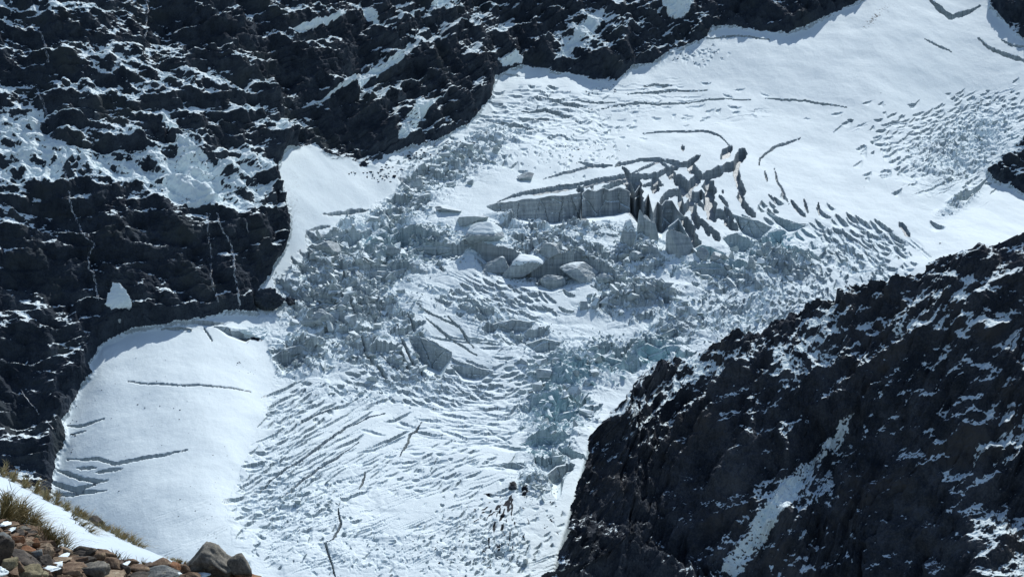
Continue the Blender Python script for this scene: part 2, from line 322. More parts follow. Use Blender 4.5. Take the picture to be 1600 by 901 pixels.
# crevasse maze in the upper shelf
for pts, w, d in [([(1163,232),(1157,245),(1149,257),(1136,263),(1116,270),(1098,275)],9,26),([(1098,277),(1086,265),(1074,259)],7,22),([(1058,259),(1074,257),(1093,245)],4,18),
    ([(1061,258),(1044,264),(1027,272),(1000,276),(984,276)],5,20),([(989,276),(991,300),(996,326)],17,34),([(1027,276),(1022,298)],8,26),([(1050,264),(1047,276)],10,24),([(1053,276),(1065,281),(1072,291),(1071,300)],11,26),
    ([(1071,298),(1081,285),(1093,275)],9,24),([(1071,299),(1055,297),(1041,301),(1034,318)],7,26),([(1072,298),(1085,305),(1094,304),(1095,296)],8,24),([(1086,306),(1078,313),(1066,327)],7,24),([(1086,311),(1104,322),(1112,338)],4,20),
    ([(1062,300),(1064,318),(1067,334)],5,24),([(1104,281),(1110,296),(1107,312),(1112,326),(1116,341)],12,28),([(1116,327),(1132,335),(1143,350),(1152,360)],8,22),([(1148,260),(1152,280),(1160,297),(1156,306),(1163,318),(1172,330),(1179,338)],6,18),
    ([(1082,315),(1085,332),(1091,353)],7,24),([(1067,335),(1078,353),(1086,373),(1093,394)],9,28),([(1092,339),(1103,350),(1108,366)],5,18),([(1104,352),(1117,363),(1123,376)],7,20),([(1124,304),(1137,320)],3,12),([(1133,322),(1146,339)],5,16),
    ([(905,292),(910,306),(916,346)],7,30),([(912,292),(930,286),(962,281),(984,276)],4,16),([(940,297),(958,290),(982,284)],5,16),([(798,307),(830,299),(860,292),(908,287),(960,278),(982,273)],3,10),([(778,316),(800,306),(850,296),(880,293)],2,8),
    ([(820,303),(850,298),(880,294),(903,293)],5,8),([(850,277),(880,271),(930,262),(965,259)],1.8,6),([(973,262),(986,276)],4,16),([(985,273),(1010,261),(1030,252),(1048,265)],2.2,8),([(962,259),(1000,250),(1030,251),(1064,256)],2.8,9),
    ([(1143,230),(1134,240),(1127,249)],7,14),([(1066,230),(1067,238)],3,8),([(1005,208),(1060,206),(1105,207),(1126,215),(1139,228)],2,8),([(1186,258),(1188,246),(1212,228),(1250,215)],2,8),([(1195,268),(1199,284)],1.6,6),
    ([(1210,260),(1214,282),(1224,300),(1232,320)],1.6,6),([(1200,303),(1213,318)],2,7),([(1236,313),(1246,328),(1258,340)],4,9),([(1256,311),(1262,334)],2.2,8),([(1278,318),(1281,338)],2.2,8),([(1405,350),(1413,358),(1421,371)],5,9),
    ([(960,262),(970,252)],2,6),([(1130,300),(1128,294)],2,6),([(925,288),(926,298)],2.5,12),([(1005,288),(1020,284),(1036,286)],3,14)]:
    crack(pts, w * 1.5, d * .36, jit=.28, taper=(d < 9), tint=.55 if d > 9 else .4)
for pts, w, d in [([(838,152),(880,160),(925,168)],2,6),([(858,157),(905,168)],2,6),([(812,170),(850,170),(892,181)],2.5,6),([(800,185),(860,184)],3,6),([(770,196),(800,195),(834,201)],5,8),([(892,155),(930,160),(962,160)],2,5),
    ([(1005,134),(1025,130),(1052,132)],2.2,6),([(940,168),(1000,160),(1060,160),(1105,155),(1172,156)],2.4,6),([(1196,154),(1260,157),(1322,167)],1.8,6),([(975,148),(1045,140),(1105,142)],1.8,5),([(1445,63),(1465,75),(1487,84)],1.8,6),
    ([(1527,62),(1545,75),(1570,85),(1602,95),(1640,105)],5,9),([(1564,62),(1580,71),(1602,74)],2,6),([(1447,-8),(1470,16),(1486,27),(1508,20),(1532,9)],8,10),([(1104,60),(1150,57),(1202,64)],2,5),([(905,256),(925,262),(955,259)],6,3),
    ([(197,595),(300,602),(345,604),(392,614)],1.7,5),([(660,655),(652,664),(640,675),(638,688),(629,700),(625,712)],2.6,5),([(570,738),(567,752),(562,762)],2.4,4),([(530,785),(528,800),(533,820),(520,845),(508,850),(518,880),(526,905)],2.6,5),
    ([(395,768),(440,735),(480,712),(540,668),(602,644)],2.8,5),([(440,770),(500,728),(560,690)],2.4,4),([(470,665),(505,648),(530,636)],3,5),([(105,717),(152,716),(180,726),(205,721),(292,699)],4.5,7),([(85,733),(120,742),(150,752),(168,750)],6,9),
    ([(150,738),(192,734)],4.5,7),([(76,752),(90,757),(120,763),(148,757)],8,10),([(80,772),(120,770),(166,767)],5.5,8),([(105,664),(130,664),(162,653)],3,6),([(112,678),(134,673)],2,5),([(120,728),(150,730)],3,5),
    ([(505,337),(540,333),(575,331)],5,8),([(540,329),(570,330)],4,6),([(482,360),(500,356),(515,354)],3.5,6),([(318,510),(332,530)],1.6,4),([(620,515),(640,560),(665,595)],3,6),([(635,495),(650,520),(690,550)],3.4,7),([(665,500),(705,530),(745,560)],2.4,6),([(700,495),(720,515),(740,545)],2.4,6),
    ([(650,480),(690,500),(720,510)],2,5),([(560,535),(580,560),(605,590)],5,8),([(590,545),(605,560),(625,580)],3,7),([(612,540),(630,560),(645,585)],3,7)]:
    crack(pts, w, d, jit=.4)
# fields of small crevasses: (u, v, ru, rv, angle, spread, count, len, width, depth)
for (u, v, a, b, an, spd, n, l0, l1, w0, w1, d0, d1) in [
    (480,690,95,62,-28,5,70,30,95,1.2,2.3,1.0,2.4),(410,765,60,56,-12,12,70,14,50,1.6,3.0,1.5,3.2),(440,640,50,30,-25,10,80,8,30,1.5,2.6,1.5,3),(735,648,85,46,6,8,90,20,75,1.2,2.2,1.0,2.2),(835,615,50,50,-14,10,120,12,40,1.6,3,1.5,3.4),
    (690,735,120,40,-20,14,90,8,34,1.2,2.0,1,2),(540,860,220,46,-10,35,260,3,14,.9,1.7,.5,1.3),(440,790,80,60,-20,25,150,6,24,1.2,2.2,1,2.2),(770,840,80,50,-35,25,220,4,18,1.0,2.0,1,2.0),(1335,378,60,26,36,10,120,12,40,1.8,3.4,2.5,5),(1390,415,40,30,30,20,50,5,16,1.4,2.4,1.5,3),
    (1480,225,90,52,-22,14,420,6,24,1.2,2.4,1.5,3.2),(1560,180,70,30,-24,14,160,6,20,1.2,2.2,1.5,3),(830,178,75,32,5,9,120,10,40,1.2,2.4,1.5,3),(1030,165,110,28,-4,10,55,5,26,1.0,1.8,1,2),(905,190,70,28,-2,16,90,5,22,1.0,2.0,1,2.2),
    (780,468,70,26,22,9,110,10,36,1.5,2.8,2,4),(700,600,85,22,14,9,90,12,40,1.6,2.8,2,4),(1250,440,90,40,20,50,170,4,16,1.4,2.8,1.5,4),(1150,490,110,34,-40,40,180,4,16,1.4,2.8,1.5,4),(1300,470,80,26,-25,30,60,4,12,1.2,2.2,1.2,2.6),(860,235,90,30,0,40,140,3,10,1.0,1.8,.8,1.8),
    (1090,85,40,16,-10,30,36,3,8,1.2,2.0,.8,1.6),(700,240,70,26,-20,25,160,5,20,1.4,2.8,1.5,3.5),(390,700,22,80,-20,40,80,4,12,1.0,2,.8,1.8),(1220,330,50,26,42,10,14,10,24,1.4,2.4,2,5),(600,600,60,16,12,10,50,10,30,1.5,2.5,1.5,3)]:
    for _ in range(n):
        uu_, vv_ = rng.normal(u, a * .62), rng.normal(v, b * .62)
        if rsmp(np.minimum(rock_s, apron_s + rng.uniform(-14, 6)), np.array([uu_]), np.array([vv_]))[0] < 6: continue
        stroke(uu_, vv_, rng.uniform(l0, l1), rng.normal(an, spd), rng.uniform(w0, w1), rng.uniform(d0, d1), True, rng.uniform(-.12, .12), .35)
# long broken lineations where the ice stretches: (u, v, ru, rv, angle, period, depth)
for k_, (u, v, a, b, an, per, dp) in enumerate([(485,690,105,72,-27,8.5,2.6),(485,690,110,75,-24,5.5,1.4),(410,765,60,60,-14,7.5,2.4),(440,640,60,34,-24,7,2.2),(735,650,95,52,5,7.5,2.2),(840,620,55,56,-12,8.5,3.2),(690,735,140,46,-18,6.5,1.5),(560,840,230,60,-22,5.5,1.4),(780,470,85,32,22,8,3.4),(700,600,90,26,14,8,3.2),
        (1340,380,75,32,35,10,4.2),(1480,225,105,62,-22,8,2.6),(1560,180,70,34,-24,8,2.4),(830,180,95,40,5,10,2.4),(1040,160,120,26,-3,10,1.2),(700,245,80,30,-24,9,2.8),(600,565,60,30,38,11,4.0),(1150,490,100,34,-30,9,2.2),(760,520,60,30,12,8,2.4)]):
    m_ = blob(u, v, UU, VV, a * 1.05, b * 1.05).astype(f4); q_ = np.flatnonzero((m_ > .08).ravel()); a_ = R(an)
    x_, y_ = UU.ravel()[q_] - u, VV.ravel()[q_] - v; al = (x_ * math.cos(a_) + y_ * math.sin(a_)).astype(f4); ac = (-x_ * math.sin(a_) + y_ * math.cos(a_)).astype(f4); zc = np.zeros(len(q_), f4)
    ph = ac / per + 2.2 * fbm(al / 6.5, ac, zc + k_, 26, 3, 1500 + k_) + .35 * perlin(al / 14, ac / 3, zc, 1540 + k_)
    calm = sst(-.35, .25, fbm(UU.ravel()[q_] * .7, VV.ravel()[q_], zc + 3, 75, 2, 1600) + .13)
    fr = ph - np.floor(ph); am = calm * sst(.06, .6, fbm(al / 5.5, ac, zc + 40 + k_, 20, 3, 1560 + k_) + .12 + .55 * (m_.ravel()[q_] - .45))
    if u < 520 and v > 560: am = am * sst(-6, 26, rsmp(apron_s, UU.ravel()[q_] + 4 * JU.ravel()[q_], VV.ravel()[q_] + 3 * JV.ravel()[q_]))
    LOW.ravel()[q_] = np.maximum(LOW.ravel()[q_], dp * (.76 if v > 560 else 1) * am * np.clip(1 - fr * 1.25, 0, 1))
# scarps: big tilted slices of ice in the icefall
nsc = 0
while nsc < 170:
    uu_, vv_ = rng.uniform(420, 1300), rng.uniform(200, 740); r_ = grid_smp(RG, uu_, vv_)
    if rng.random() > (r_ - .35) * 1.6: continue
    nsc += 1; stroke(uu_, vv_, rng.uniform(24, 84), rng.normal(6 if vv_ < 520 else -8, 20), rng.uniform(3, 7), rng.uniform(3.5, 9), True, rng.uniform(-.3, .3), 1.3)
LOW *= sst(-1, 3, wallm)
s_rdg = sdf([(740,1200),(800,1010),(838,930),(853,862),(880,776),(902,690),(936,642),(990,598),(1062,562),(1168,534),(1222,530),(1340,474),(1448,440),(1470,414),(1600,371),(1900,262),(1900,1200)])
LOW += (150 * sst(-14, -90, rsmp(s_rdg, UU, VV))).astype(f4)      # the valley side drops away behind the near ridge

# ---------------------------------------------------------------- assemble far terrain
VD = ADD - LOW
PX = BX + BN[0] * OFF; PY = BY + BN[1] * OFF; PZ = BZ + BN[2] * OFF + VD
NN = normals(PX, PY, PZ); Ns = normals(blur(PX, 2), blur(PY, 2), blur(PZ, 2))
# snow lying on the rock
DEN = np.full(UU.shape, 0.0, f4)
for (u, v, a, b, an, w) in [(15,25,60,16,10,.25),(90,30,60,14,0,.2),(160,125,52,34,-10,.42),(150,160,60,26,-25,.35),(40,210,48,50,10,.42),(60,270,90,40,5,.5),(180,260,80,34,0,.38),(300,280,110,40,4,.55),(330,288,120,36,3,.32),(60,265,80,55,0,.10),(200,300,90,26,2,.15),(20,200,40,40,0,.2),(390,280,50,46,0,.5),(320,150,90,30,-22,.3),(300,120,80,16,-20,.25),
      (410,165,70,26,-25,.35),(440,200,50,40,0,.15),(500,165,60,20,-35,.5),(560,125,60,22,-38,.5),(610,85,40,20,-45,.5),(650,45,50,24,-30,.35),(470,45,60,14,-30,.45),(620,30,40,40,60,.25),(660,180,40,22,-40,.5),(630,215,30,26,-30,.5),(700,215,60,14,-12,.25),(560,255,50,12,10,.3),
      (900,60,40,30,-50,.5),(880,85,30,20,-45,.45),(1050,25,36,28,-20,.55),(990,60,50,30,-30,.22),(810,30,40,30,0,.1),(730,20,60,20,10,.15),(740,90,40,12,-10,.15),(20,340,60,24,8,.3),(110,330,60,16,0,.12),(350,402,90,8,-4,.45),(240,345,150,6,0,.2),(60,385,60,18,10,.15),
      (80,500,60,20,-15,.12),(110,480,26,10,5,.3),(60,560,60,40,0,.05),(420,410,20,40,20,.35),(390,470,20,14,-30,.3),(1560,290,40,14,-30,.25),(1260,40,50,10,-30,.05)]:
    DEN += w * blob(u, v, UU, VV, a, b, an).astype(f4)
for (u, v, a, b, an, w) in [(75,70,56,26,0,.4),(320,65,52,36,0,.45),(490,115,100,28,-8,.55),(545,205,75,38,0,.6),(695,125,50,40,0,.5),(345,215,48,24,0,.4),(50,150,40,34,0,.35),(175,185,60,22,0,.3),(560,60,50,40,0,.3),(850,30,40,50,0,.2),(960,95,70,18,-30,.35),(820,70,36,26,0,.3),
      (1180,20,110,24,0,.5),(1290,10,60,20,-25,.4),(260,410,220,80,0,.55),(40,620,110,120,0,.5),(60,440,110,60,0,.2),(1580,30,40,40,0,.3),(430,130,60,60,0,.2),(400,60,50,40,0,.25),(240,20,60,30,0,.1)]:
    DEN -= w * blob(u, v, UU, VV, a, b, an).astype(f4)
SOLID = np.zeros(UU.shape, f4)
for pl in [[(271,226),(290,232),(312,252),(334,268),(344,300),(346,334),(300,330),(250,322),(254,280),(262,250),(266,262),(276,262)],[(245,192),(262,190),(277,205),(274,216),(250,208)],[(42,186),(68,181),(72,192),(64,205),(74,228),(56,226),(46,206)],
           [(666,4),(700,0),(720,6),(694,16),(684,20),(668,20)],[(622,88),(636,70),(640,84),(622,100),(598,112),(560,140),(520,152),(492,170),(484,172),(520,146),(560,118)],[(870,100),(878,80),(900,50),(930,22),(946,18),(936,44),(915,66),(890,88)],[(1026,8),(1040,-10),(1078,-10),(1082,14),(1062,34),(1040,30)],
           [(640,164),(662,160),(682,160),(660,182),(646,206),(626,224),(612,226),(616,206)],[(446,56),(476,44),(492,40),(520,34),(536,22),(524,40),(490,52),(460,62)],[(540,14),(560,8),(580,30),(600,60),(616,70),(600,56),(575,42)],[(768,98),(790,90),(815,92),(812,103),(788,107)],[(1180,-40),(1300,-60),(1260,-20),(1200,-12)]]:
    SOLID = np.maximum(SOLID, mask(pl, 2.5, 1.1))
rf = isrock.ravel()
ii = np.flatnonzero((wallm < 10).ravel())
nz = np.zeros(UU.size, f4); _x, _y, _z = PX.ravel()[ii], PY.ravel()[ii], PZ.ravel()[ii]; _l = _z + lay(_x)
nz[ii] = .46 * perlin(_x / 2.0, _y / 2.0, _l / 1.0, 515) + .22 * perlin(_x / 4.5, _y / 4.5, _l / 1.6, 517) + .48 * fbm(_x * .33, _y * .33, _l, 5.5, 4, 520, False, .68) + .40 * fbm(_x * .6, _y, _l, 48, 2, 530)
nz = nz.reshape(UU.shape)
Nl = normals(blur(PX, 6), blur(PY, 6), blur(PZ, 6))
SNOW = .46 + .65 * (Nl[2] - .74) + 1.0 * (Ns[2] - .76) + 1.2 * (NN[2] - .7) + DEN * 1.2 + .85 * nz + .12 * sst(340, 240, VV)
SNOW = np.maximum(SNOW, SOLID * (.95 + 1.1 * nz))
SNOW = np.where(wallm > 0, 1.5, SNOW); SNOW = np.clip(SNOW, -1, 2).astype(f4)
# debris / dirt on ice, plus painted shade for the hole under the snow lip
DIRT_SHADE = np.zeros(UU.shape, f4)
for (u, v, a, b, an, w) in [(802,762,7,5,0,.8),(1360,35,26,7,-40,.35),(1390,10,40,20,0,.2),(820,770,6,8,0,.8),(420,456,26,20,-20,.0),(388,524,22,4,10,1.0)]:
    DIRT_SHADE += w * blob(u, v, UU, VV, a, b, an).astype(f4)
for _ in range(95):      # dirt washed down from the black heap in fine streaks
    d_ = abs(rng.normal(0, 1)) * 60 + 16; a_ = rng.normal(110, 26); uu_, vv_ = 801 + d_ * math.cos(R(a_)) * 1.1, 764 + d_ * math.sin(R(a_))
    sl_ = win(uu_, vv_, 16); DIRT_SHADE[sl_] += (rng.uniform(.35, .85) * blob(uu_, vv_, UU[sl_] + JU[sl_] * .5, VV[sl_] + JV[sl_] * .5, rng.uniform(3, 8), rng.uniform(.7, 1.6), a_ + rng.normal(0, 14))).astype(f4)
BLUE = np.zeros(UU.shape, f4)
for (u, v, a, b, w) in [(1030,560,40,26,.9),(578,378,14,10,1.0),(930,590,90,40,.6),(870,650,50,50,.55),(1230,375,40,24,.6),(1130,400,60,24,.45),(850,700,40,20,.5),(620,385,60,30,.25),(1590,250,20,40,.6)]:
    BLUE = np.maximum(BLUE, w * blob(u, v, UU, VV, a, b).astype(f4))
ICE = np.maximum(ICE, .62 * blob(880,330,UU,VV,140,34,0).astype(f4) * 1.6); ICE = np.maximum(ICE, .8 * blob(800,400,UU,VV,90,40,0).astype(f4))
_bv = fbm(UU.ravel() * .6 + VV.ravel() * .25, VV.ravel(), zer, 34, 3, 1700).reshape(UU.shape)
BARE += np.where(wallm > 2, (.16 * sst(.55, .95, RG) - .08 + .5 * _bv * sst(.1, .4, RG)) * sst(.05, .3, RG), 0).astype(f4)
print('relief', round(time.time() - T0, 1))

# ---------------------------------------------------------------- materials
def mat(name):
    m = bpy.data.materials.new(name); m.use_nodes = True; nt = m.node_tree; nt.nodes.clear()
    o = nt.nodes.new('ShaderNodeOutputMaterial'); b = nt.nodes.new('ShaderNodeBsdfPrincipled'); nt.links.new(b.outputs[0], o.inputs[0])
    return m, nt, b
class N:
    def __init__(s, nt): s.nt = nt
    def __call__(s, typ, ins=None, **kw):
        n = s.nt.nodes.new('ShaderNode' + typ)
        for k, v in kw.items(): setattr(n, k, v)
        for k, v in (ins or {}).items():
            if hasattr(v, 'is_linked') or isinstance(v, bpy.types.NodeSocket): s.nt.links.new(v, n.inputs[k])
            else: n.inputs[k].default_value = v
        return n
    def math(s, op, a, b=0.0, c=0.0):
        n = s.nt.nodes.new('ShaderNodeMath'); n.operation = op
        for i, v in enumerate((a, b, c)):
            if isinstance(v, bpy.types.NodeSocket): s.nt.links.new(v, n.inputs[i])
            else: n.inputs[i].default_value = v
        return n.outputs[0]
    def step(s, a, lo, hi):
        n = s.nt.nodes.new('ShaderNodeMapRange'); n.interpolation_type = 'SMOOTHSTEP'; s.nt.links.new(a, n.inputs[0])
        n.inputs[1].default_value = lo; n.inputs[2].default_value = hi; return n.outputs[0]
    def mix(s, f, a, b):
        n = s.nt.nodes.new('ShaderNodeMix'); n.data_type = 'RGBA'
        for i, v in ((0, f), (6, a), (7, b)):
            if isinstance(v, bpy.types.NodeSocket): s.nt.links.new(v, n.inputs[i])
            else: n.inputs[i].default_value = (*v, 1) if isinstance(v, tuple) and len(v) == 3 else v
        return n.outputs[2]
    def noise(s, scale, detail=4, rough=.55, vec=None, dist=0.0):
        n = s('TexNoise', {'Scale': scale, 'Detail': detail, 'Roughness': rough, 'Distortion': dist})
        if vec is not None: s.nt.links.new(vec, n.inputs['Vector'])
        return n.outputs[0]
    def pos(s, sx=1, sy=1, sz=1):
        g = s('NewGeometry'); m = s('Mapping'); s.nt.links.new(g.outputs['Position'], m.inputs['Vector']); m.inputs['Scale'].default_value = (sx, sy, sz); return m.outputs[0]
    def attr(s, name):
        a = s('Attribute'); a.attribute_name = name; return a.outputs['Fac']
SNOW_C = (.755, .86, .88)
def mat_glacier():
    m, nt, b = mat('glacier_snow_and_ice'); n = N(nt)
    geo = n('NewGeometry'); sep = n('SeparateXYZ', {0: geo.outputs['True Normal']}); p = n.pos()
    fine = n.noise(.55, 5, .65, p); big = n.noise(.035, 4, .5, p)
    up = n.math('ADD', sep.outputs[2], n.math('MULTIPLY_ADD', fine, .34, -.17))
    up = n.math('SUBTRACT', up, n.attr('bare'))
    snow = n.step(up, .42, .66)
    strat = n.noise(1.0, 4, .6, n.pos(.02, .02, .55)); streak = n.noise(1.0, 4, .6, n.pos(.45, .45, .03))
    tone = n.math('MULTIPLY_ADD', strat, .55, n.math('MULTIPLY', streak, .65))
    ice = n.mix(n.step(tone, .35, .85), (.23, .285, .30), (.49, .56, .58))
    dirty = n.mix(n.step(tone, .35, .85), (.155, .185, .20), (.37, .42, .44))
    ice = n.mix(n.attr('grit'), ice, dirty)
    ice = n.mix(n.attr('blue'), ice, n.mix(tone, (.22, .44, .50), (.42, .66, .72)))
    sc = n.mix(n.step(big, .3, .75), SNOW_C, (.70, .805, .835))
    col = n.mix(snow, ice, sc)
    dirt = n.step(n.math('ADD', n.attr('dirt'), n.math('MULTIPLY_ADD', n.noise(.3, 5, .7, p), 1.3, -.86)), .10, .3)
    col = n.mix(dirt, col, (.022, .026, .032))
    nt.links.new(col, b.inputs['Base Color'])
    nt.links.new(n.math('MULTIPLY_ADD', snow, .3, .4), b.inputs['Roughness']); b.inputs['Specular IOR Level'].default_value = .08
    bp = n('Bump', {'Strength': .55, 'Distance': .5, 'Height': n.noise(.8, 6, .6, p)}); nt.links.new(bp.outputs[0], b.inputs['Normal'])
    return m
def mat_snow(name='snow'):
    m, nt, b = mat(name); n = N(nt); p = n.pos()
    big = n.noise(.03, 4, .5, p)
    nt.links.new(n.mix(n.step(big, .3, .75), SNOW_C, (.70, .805, .835)), b.inputs['Base Color'])
    b.inputs['Roughness'].default_value = .7; b.inputs['Specular IOR Level'].default_value = .08
    bp = n('Bump', {'Strength': .35, 'Distance': .35, 'Height': n.noise(.5, 6, .6, p)}); nt.links.new(bp.outputs[0], b.inputs['Normal'])
    return m
def mat_rock(name, dark, mid, warm, snowcol=SNOW_C):
    m, nt, b = mat(name); n = N(nt); p = n.pos()
    tone = n.noise(.06, 6, .65, p); fine = n.noise(.9, 5, .7, p); streak = n.noise(1.0, 4, .65, n.pos(.35, .35, .025))
    c = n.mix(n.step(n.math('MULTIPLY_ADD', fine, .5, n.math('MULTIPLY', tone, .7)), .45, .8), dark, mid)
    c = n.mix(n.step(n.noise(.02, 5, .6, p), .52, .68), c, warm)
    c = n.mix(n.math('MULTIPLY', n.step(streak, .55, .75), .55), c, tuple(x * .45 for x in dark))
    sn = n.step(n.math('ADD', n.attr('snow'), n.math('MULTIPLY_ADD', n.noise(1.3, 5, .7, p), .9, -.45)), .46, .60)
    c = n.mix(sn, c, snowcol)
    nt.links.new(c, b.inputs['Base Color']); b.inputs['Roughness'].default_value = .75; b.inputs['Specular IOR Level'].default_value = .05
    bp = n('Bump', {'Strength': .9, 'Distance': .8, 'Height': n.noise(.7, 8, .65, p)}); nt.links.new(bp.outputs[0], b.inputs['Normal'])
    return m
M_GL = mat_glacier(); M_SN = mat_snow()
M_RK = mat_rock('dark_wet_schist', (.019, .027, .039), (.054, .070, .088), (.045, .057, .064))
M_RG = mat_rock('brown_black_rock', (.023, .030, .041), (.084, .095, .110), (.070, .072, .075))

# ---------------------------------------------------------------- object helpers
def mesh_from(name, verts, faces, material, attrs=None, smooth=False):
    """verts (N,3) array, faces (M,3|4) int array"""
    me = bpy.data.meshes.new(name); k = faces.shape[1]
    me.vertices.add(len(verts)); me.vertices.foreach_set('co', np.ascontiguousarray(verts, f4).ravel())
    me.loops.add(faces.size); me.loops.foreach_set('vertex_index', np.ascontiguousarray(faces, np.int32).ravel())
    me.polygons.add(len(faces)); me.polygons.foreach_set('loop_start', np.arange(0, faces.size, k, dtype=np.int32)); me.polygons.foreach_set('loop_total', np.full(len(faces), k, np.int32))
    me.polygons.foreach_set('use_smooth', np.full(len(faces), smooth))
    for nm, val in (attrs or {}).items():
        a = me.attributes.new(nm, 'FLOAT', 'POINT'); a.data.foreach_set('value', np.ascontiguousarray(val, f4))
    me.update(); me.validate(); me.materials.append(material)
    return me
def obj(name, me, parent=None, loc=None):
    o = bpy.data.objects.new(name, me); C.objects.link(o)
    if parent: o.parent = parent
    if loc is not None: o.location = loc
    return o
def tag(o, label, cat, group=None, kind=None):
    o['label'] = label; o['category'] = cat
    if group: o['group'] = group
    if kind: o['kind'] = kind
    return o
def grid_faces(nv, nu):
    a = np.arange(nv * nu).reshape(nv, nu)
    return np.stack([a[1:, :-1], a[1:, 1:], a[:-1, 1:], a[:-1, :-1]], -1).reshape(-1, 4)
def sub_mesh(name, sel, V, F, material, attrs, smooth):
    f = F[sel]; uq, inv = np.unique(f, return_inverse=True)
    return mesh_from(name, V[uq], inv.reshape(f.shape), material, {k: a[uq] for k, a in attrs.items()}, smooth)

V = np.stack([PX, PY, PZ], -1).reshape(-1, 3); F = grid_faces(NV, NU)
def fc(A): return ((A[1:, :-1] + A[1:, 1:] + A[:-1, 1:] + A[:-1, :-1]) / 4).ravel()
fu, fv = fc(UU), fc(VV); frock = fc(wallm) < 0
lab = np.zeros(len(F), int)
jfu, jfv = fc(JU), fc(JV)
lab[rsmp(cone_s, fu + jfu, fv + jfv) < 0] = 1
lab[rsmp(apron_s, fu + jfu, fv + jfv) < 0] = 2
lab[rsmp(coul_s, fu + jfu, fv + jfv) < 0] = 3
lab[frock] = 4
lab[frock & (fu > 1400) & (fv < 190)] = 5
lab[frock & (fu > 1400) & (fv >= 120) & (rsmp(rout_s, fu, fv) < 8)] = 6
at = {'snow': SNOW.ravel(), 'grit': np.clip(ICE, 0, 1).ravel(), 'blue': BLUE.ravel(), 'dirt': DIRT_SHADE.ravel(), 'bare': BARE.ravel()}
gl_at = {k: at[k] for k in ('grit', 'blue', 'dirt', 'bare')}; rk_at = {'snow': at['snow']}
for k, nm, mt, aa, sm, lb, ct in [
    (0, 'glacier', M_GL, gl_at, False, 'broken white and grey glacier with crevasses filling the middle of the valley', 'glacier'),
    (1, 'snowfield', M_GL, gl_at, False, 'wide smooth snow cone rising to the top edge above the crevasses', 'snowfield'),
    (2, 'snow_slope', M_GL, gl_at, True, 'smooth fan of avalanche snow below the waterfalls and dark cliff', 'snow slope'),
    (3, 'snow_gully', M_GL, gl_at, True, 'steep white snow tongue between the dark cliff and the icefall', 'snow gully'),
    (4, 'mountain', M_RK, rk_at, False, 'dark craggy mountain face dusted with snow, with waterfalls', 'mountain face'),
    (5, 'mountain', M_RK, rk_at, False, 'small dark rock corner above the snowfield at the upper edge', 'mountain face'),
    (6, 'rock_outcrop', M_RK, rk_at, False, 'dark rock outcrop in shade beside the crevassed slope at the side edge', 'rock outcrop')]:
    o = obj(nm, sub_mesh(nm, lab == k, V, F, mt, aa, sm)); tag(o, lb, ct, kind='structure')
print('terrain', round(time.time() - T0, 1))
pu, pv = None, None
def project(X, Y, Z):
    f = Y * cp - Z * sp; up_ = Y * sp + Z * cp
    return 800 + X / f / K, 450.5 - up_ / f / K, f
_pu, _pv, _pf = project(PX, PY, PZ)
_i = np.round((_pu - U0) / DU).astype(int).ravel(); _j = np.round((_pv - V0) / DU).astype(int).ravel(); _ok = (_i >= 0) & (_i < NU) & (_j >= 0) & (_j < NV)
_k = np.flatnonzero(_ok); _k = _k[np.argsort(-_pf.ravel()[_k])]
SEEN = np.arange(NU * NV).reshape(NV, NU).copy(); SEEN[_j[_k], _i[_k]] = _k
def front(u, v):
    """the terrain point that stands at this survey bearing"""
    i = int(round((u - U0) / DU)); j = int(round((v - V0) / DU))
    q = SEEN[max(0, j - 1):j + 2, max(0, i - 1):i + 2].ravel(); q = q[np.argmin(_pf.ravel()[q])]
    return V[q].astype(float)
def on_far(u, v):
    """point of the modelled far terrain at survey bearing (nearest grid sample of the base sheet)"""
    return np.stack([grid_smp(PX, u, v), grid_smp(PY, u, v), grid_smp(PZ, u, v)], -1)
# ---------------------------------------------------------------- near rock ridge
def jit2(u, v, seed, sc=22, am=4.5):
    z = np.zeros(u.size, f4); return (am * fbm(u.ravel().astype(f4), v.ravel().astype(f4), z + seed, sc, 4, seed)).reshape(u.shape)
RC = np.array([(740,1120),(800,1010),(838,930),(848,890),(853,862),(866,840),(872,806),(880,776),(888,742),(897,716),(902,690),(915,668),(936,642),(962,622),(990,598),(1020,580),(1045,568),(1062,562),(1090,556),(1120,545),(1150,538),(1168,534),(1182,540),(1200,548),(1222,530),(1240,518),(1262,512),(1290,492),(1312,486),(1340,474),(1370,466),(1385,458),(1410,452),(1432,444),(1448,440),(1454,422),(1470,414),(1500,408),(1520,400),(1545,392),(1572,382),(1600,371),(1640,356),(1760,310),(1900,262)], float)
# the sheet runs on past the outline to the left; the outline itself is cut from it below
RP = np.array([(745, 760), (820, 722), (902, 680)] + [tuple(q_) for q_ in RC if q_[0] > 905], float)
ru_ = np.arange(790, 1900, 1.4); NRr = 500
vc = np.interp(ru_, RP[:, 0], RP[:, 1]); vc = np.convolve(np.pad(vc, 8, mode='edge'), np.ones(17) / 17, 'valid') - 14
tg = np.array([grid_smp(TT, u, v) for u, v in zip(ru_, vc)])
tc = tg * np.interp(ru_, [745, 870, 1050, 1250, 1600, 1900], [.86, .86, .84, .79, .68, .60]); tc = np.convolve(np.pad(tc, 20, mode='edge'), np.ones(41) / 41, 'valid')
Q = np.linspace(0, 1, NRr)[:, None]; RVv = vc[None] + (1130 - vc[None]) * Q; RUu = np.repeat(ru_[None], NRr, 0)
sl = np.tan(np.radians(46 + 6 * np.sin(RUu / 90 + RVv / 140)))
Tr = np.zeros((NRr, len(ru_))); Tr[0] = tc; x_, a_, b_ = ray(RUu, RVv)
for j in range(1, NRr):
    dt = Tr[j - 1] * (sl[j] * (a_[j] - a_[j - 1]) - (b_[j] - b_[j - 1])) / (b_[j - 1] - a_[j - 1] * sl[j]); Tr[j] = Tr[j - 1] + np.clip(dt, -30, 0)
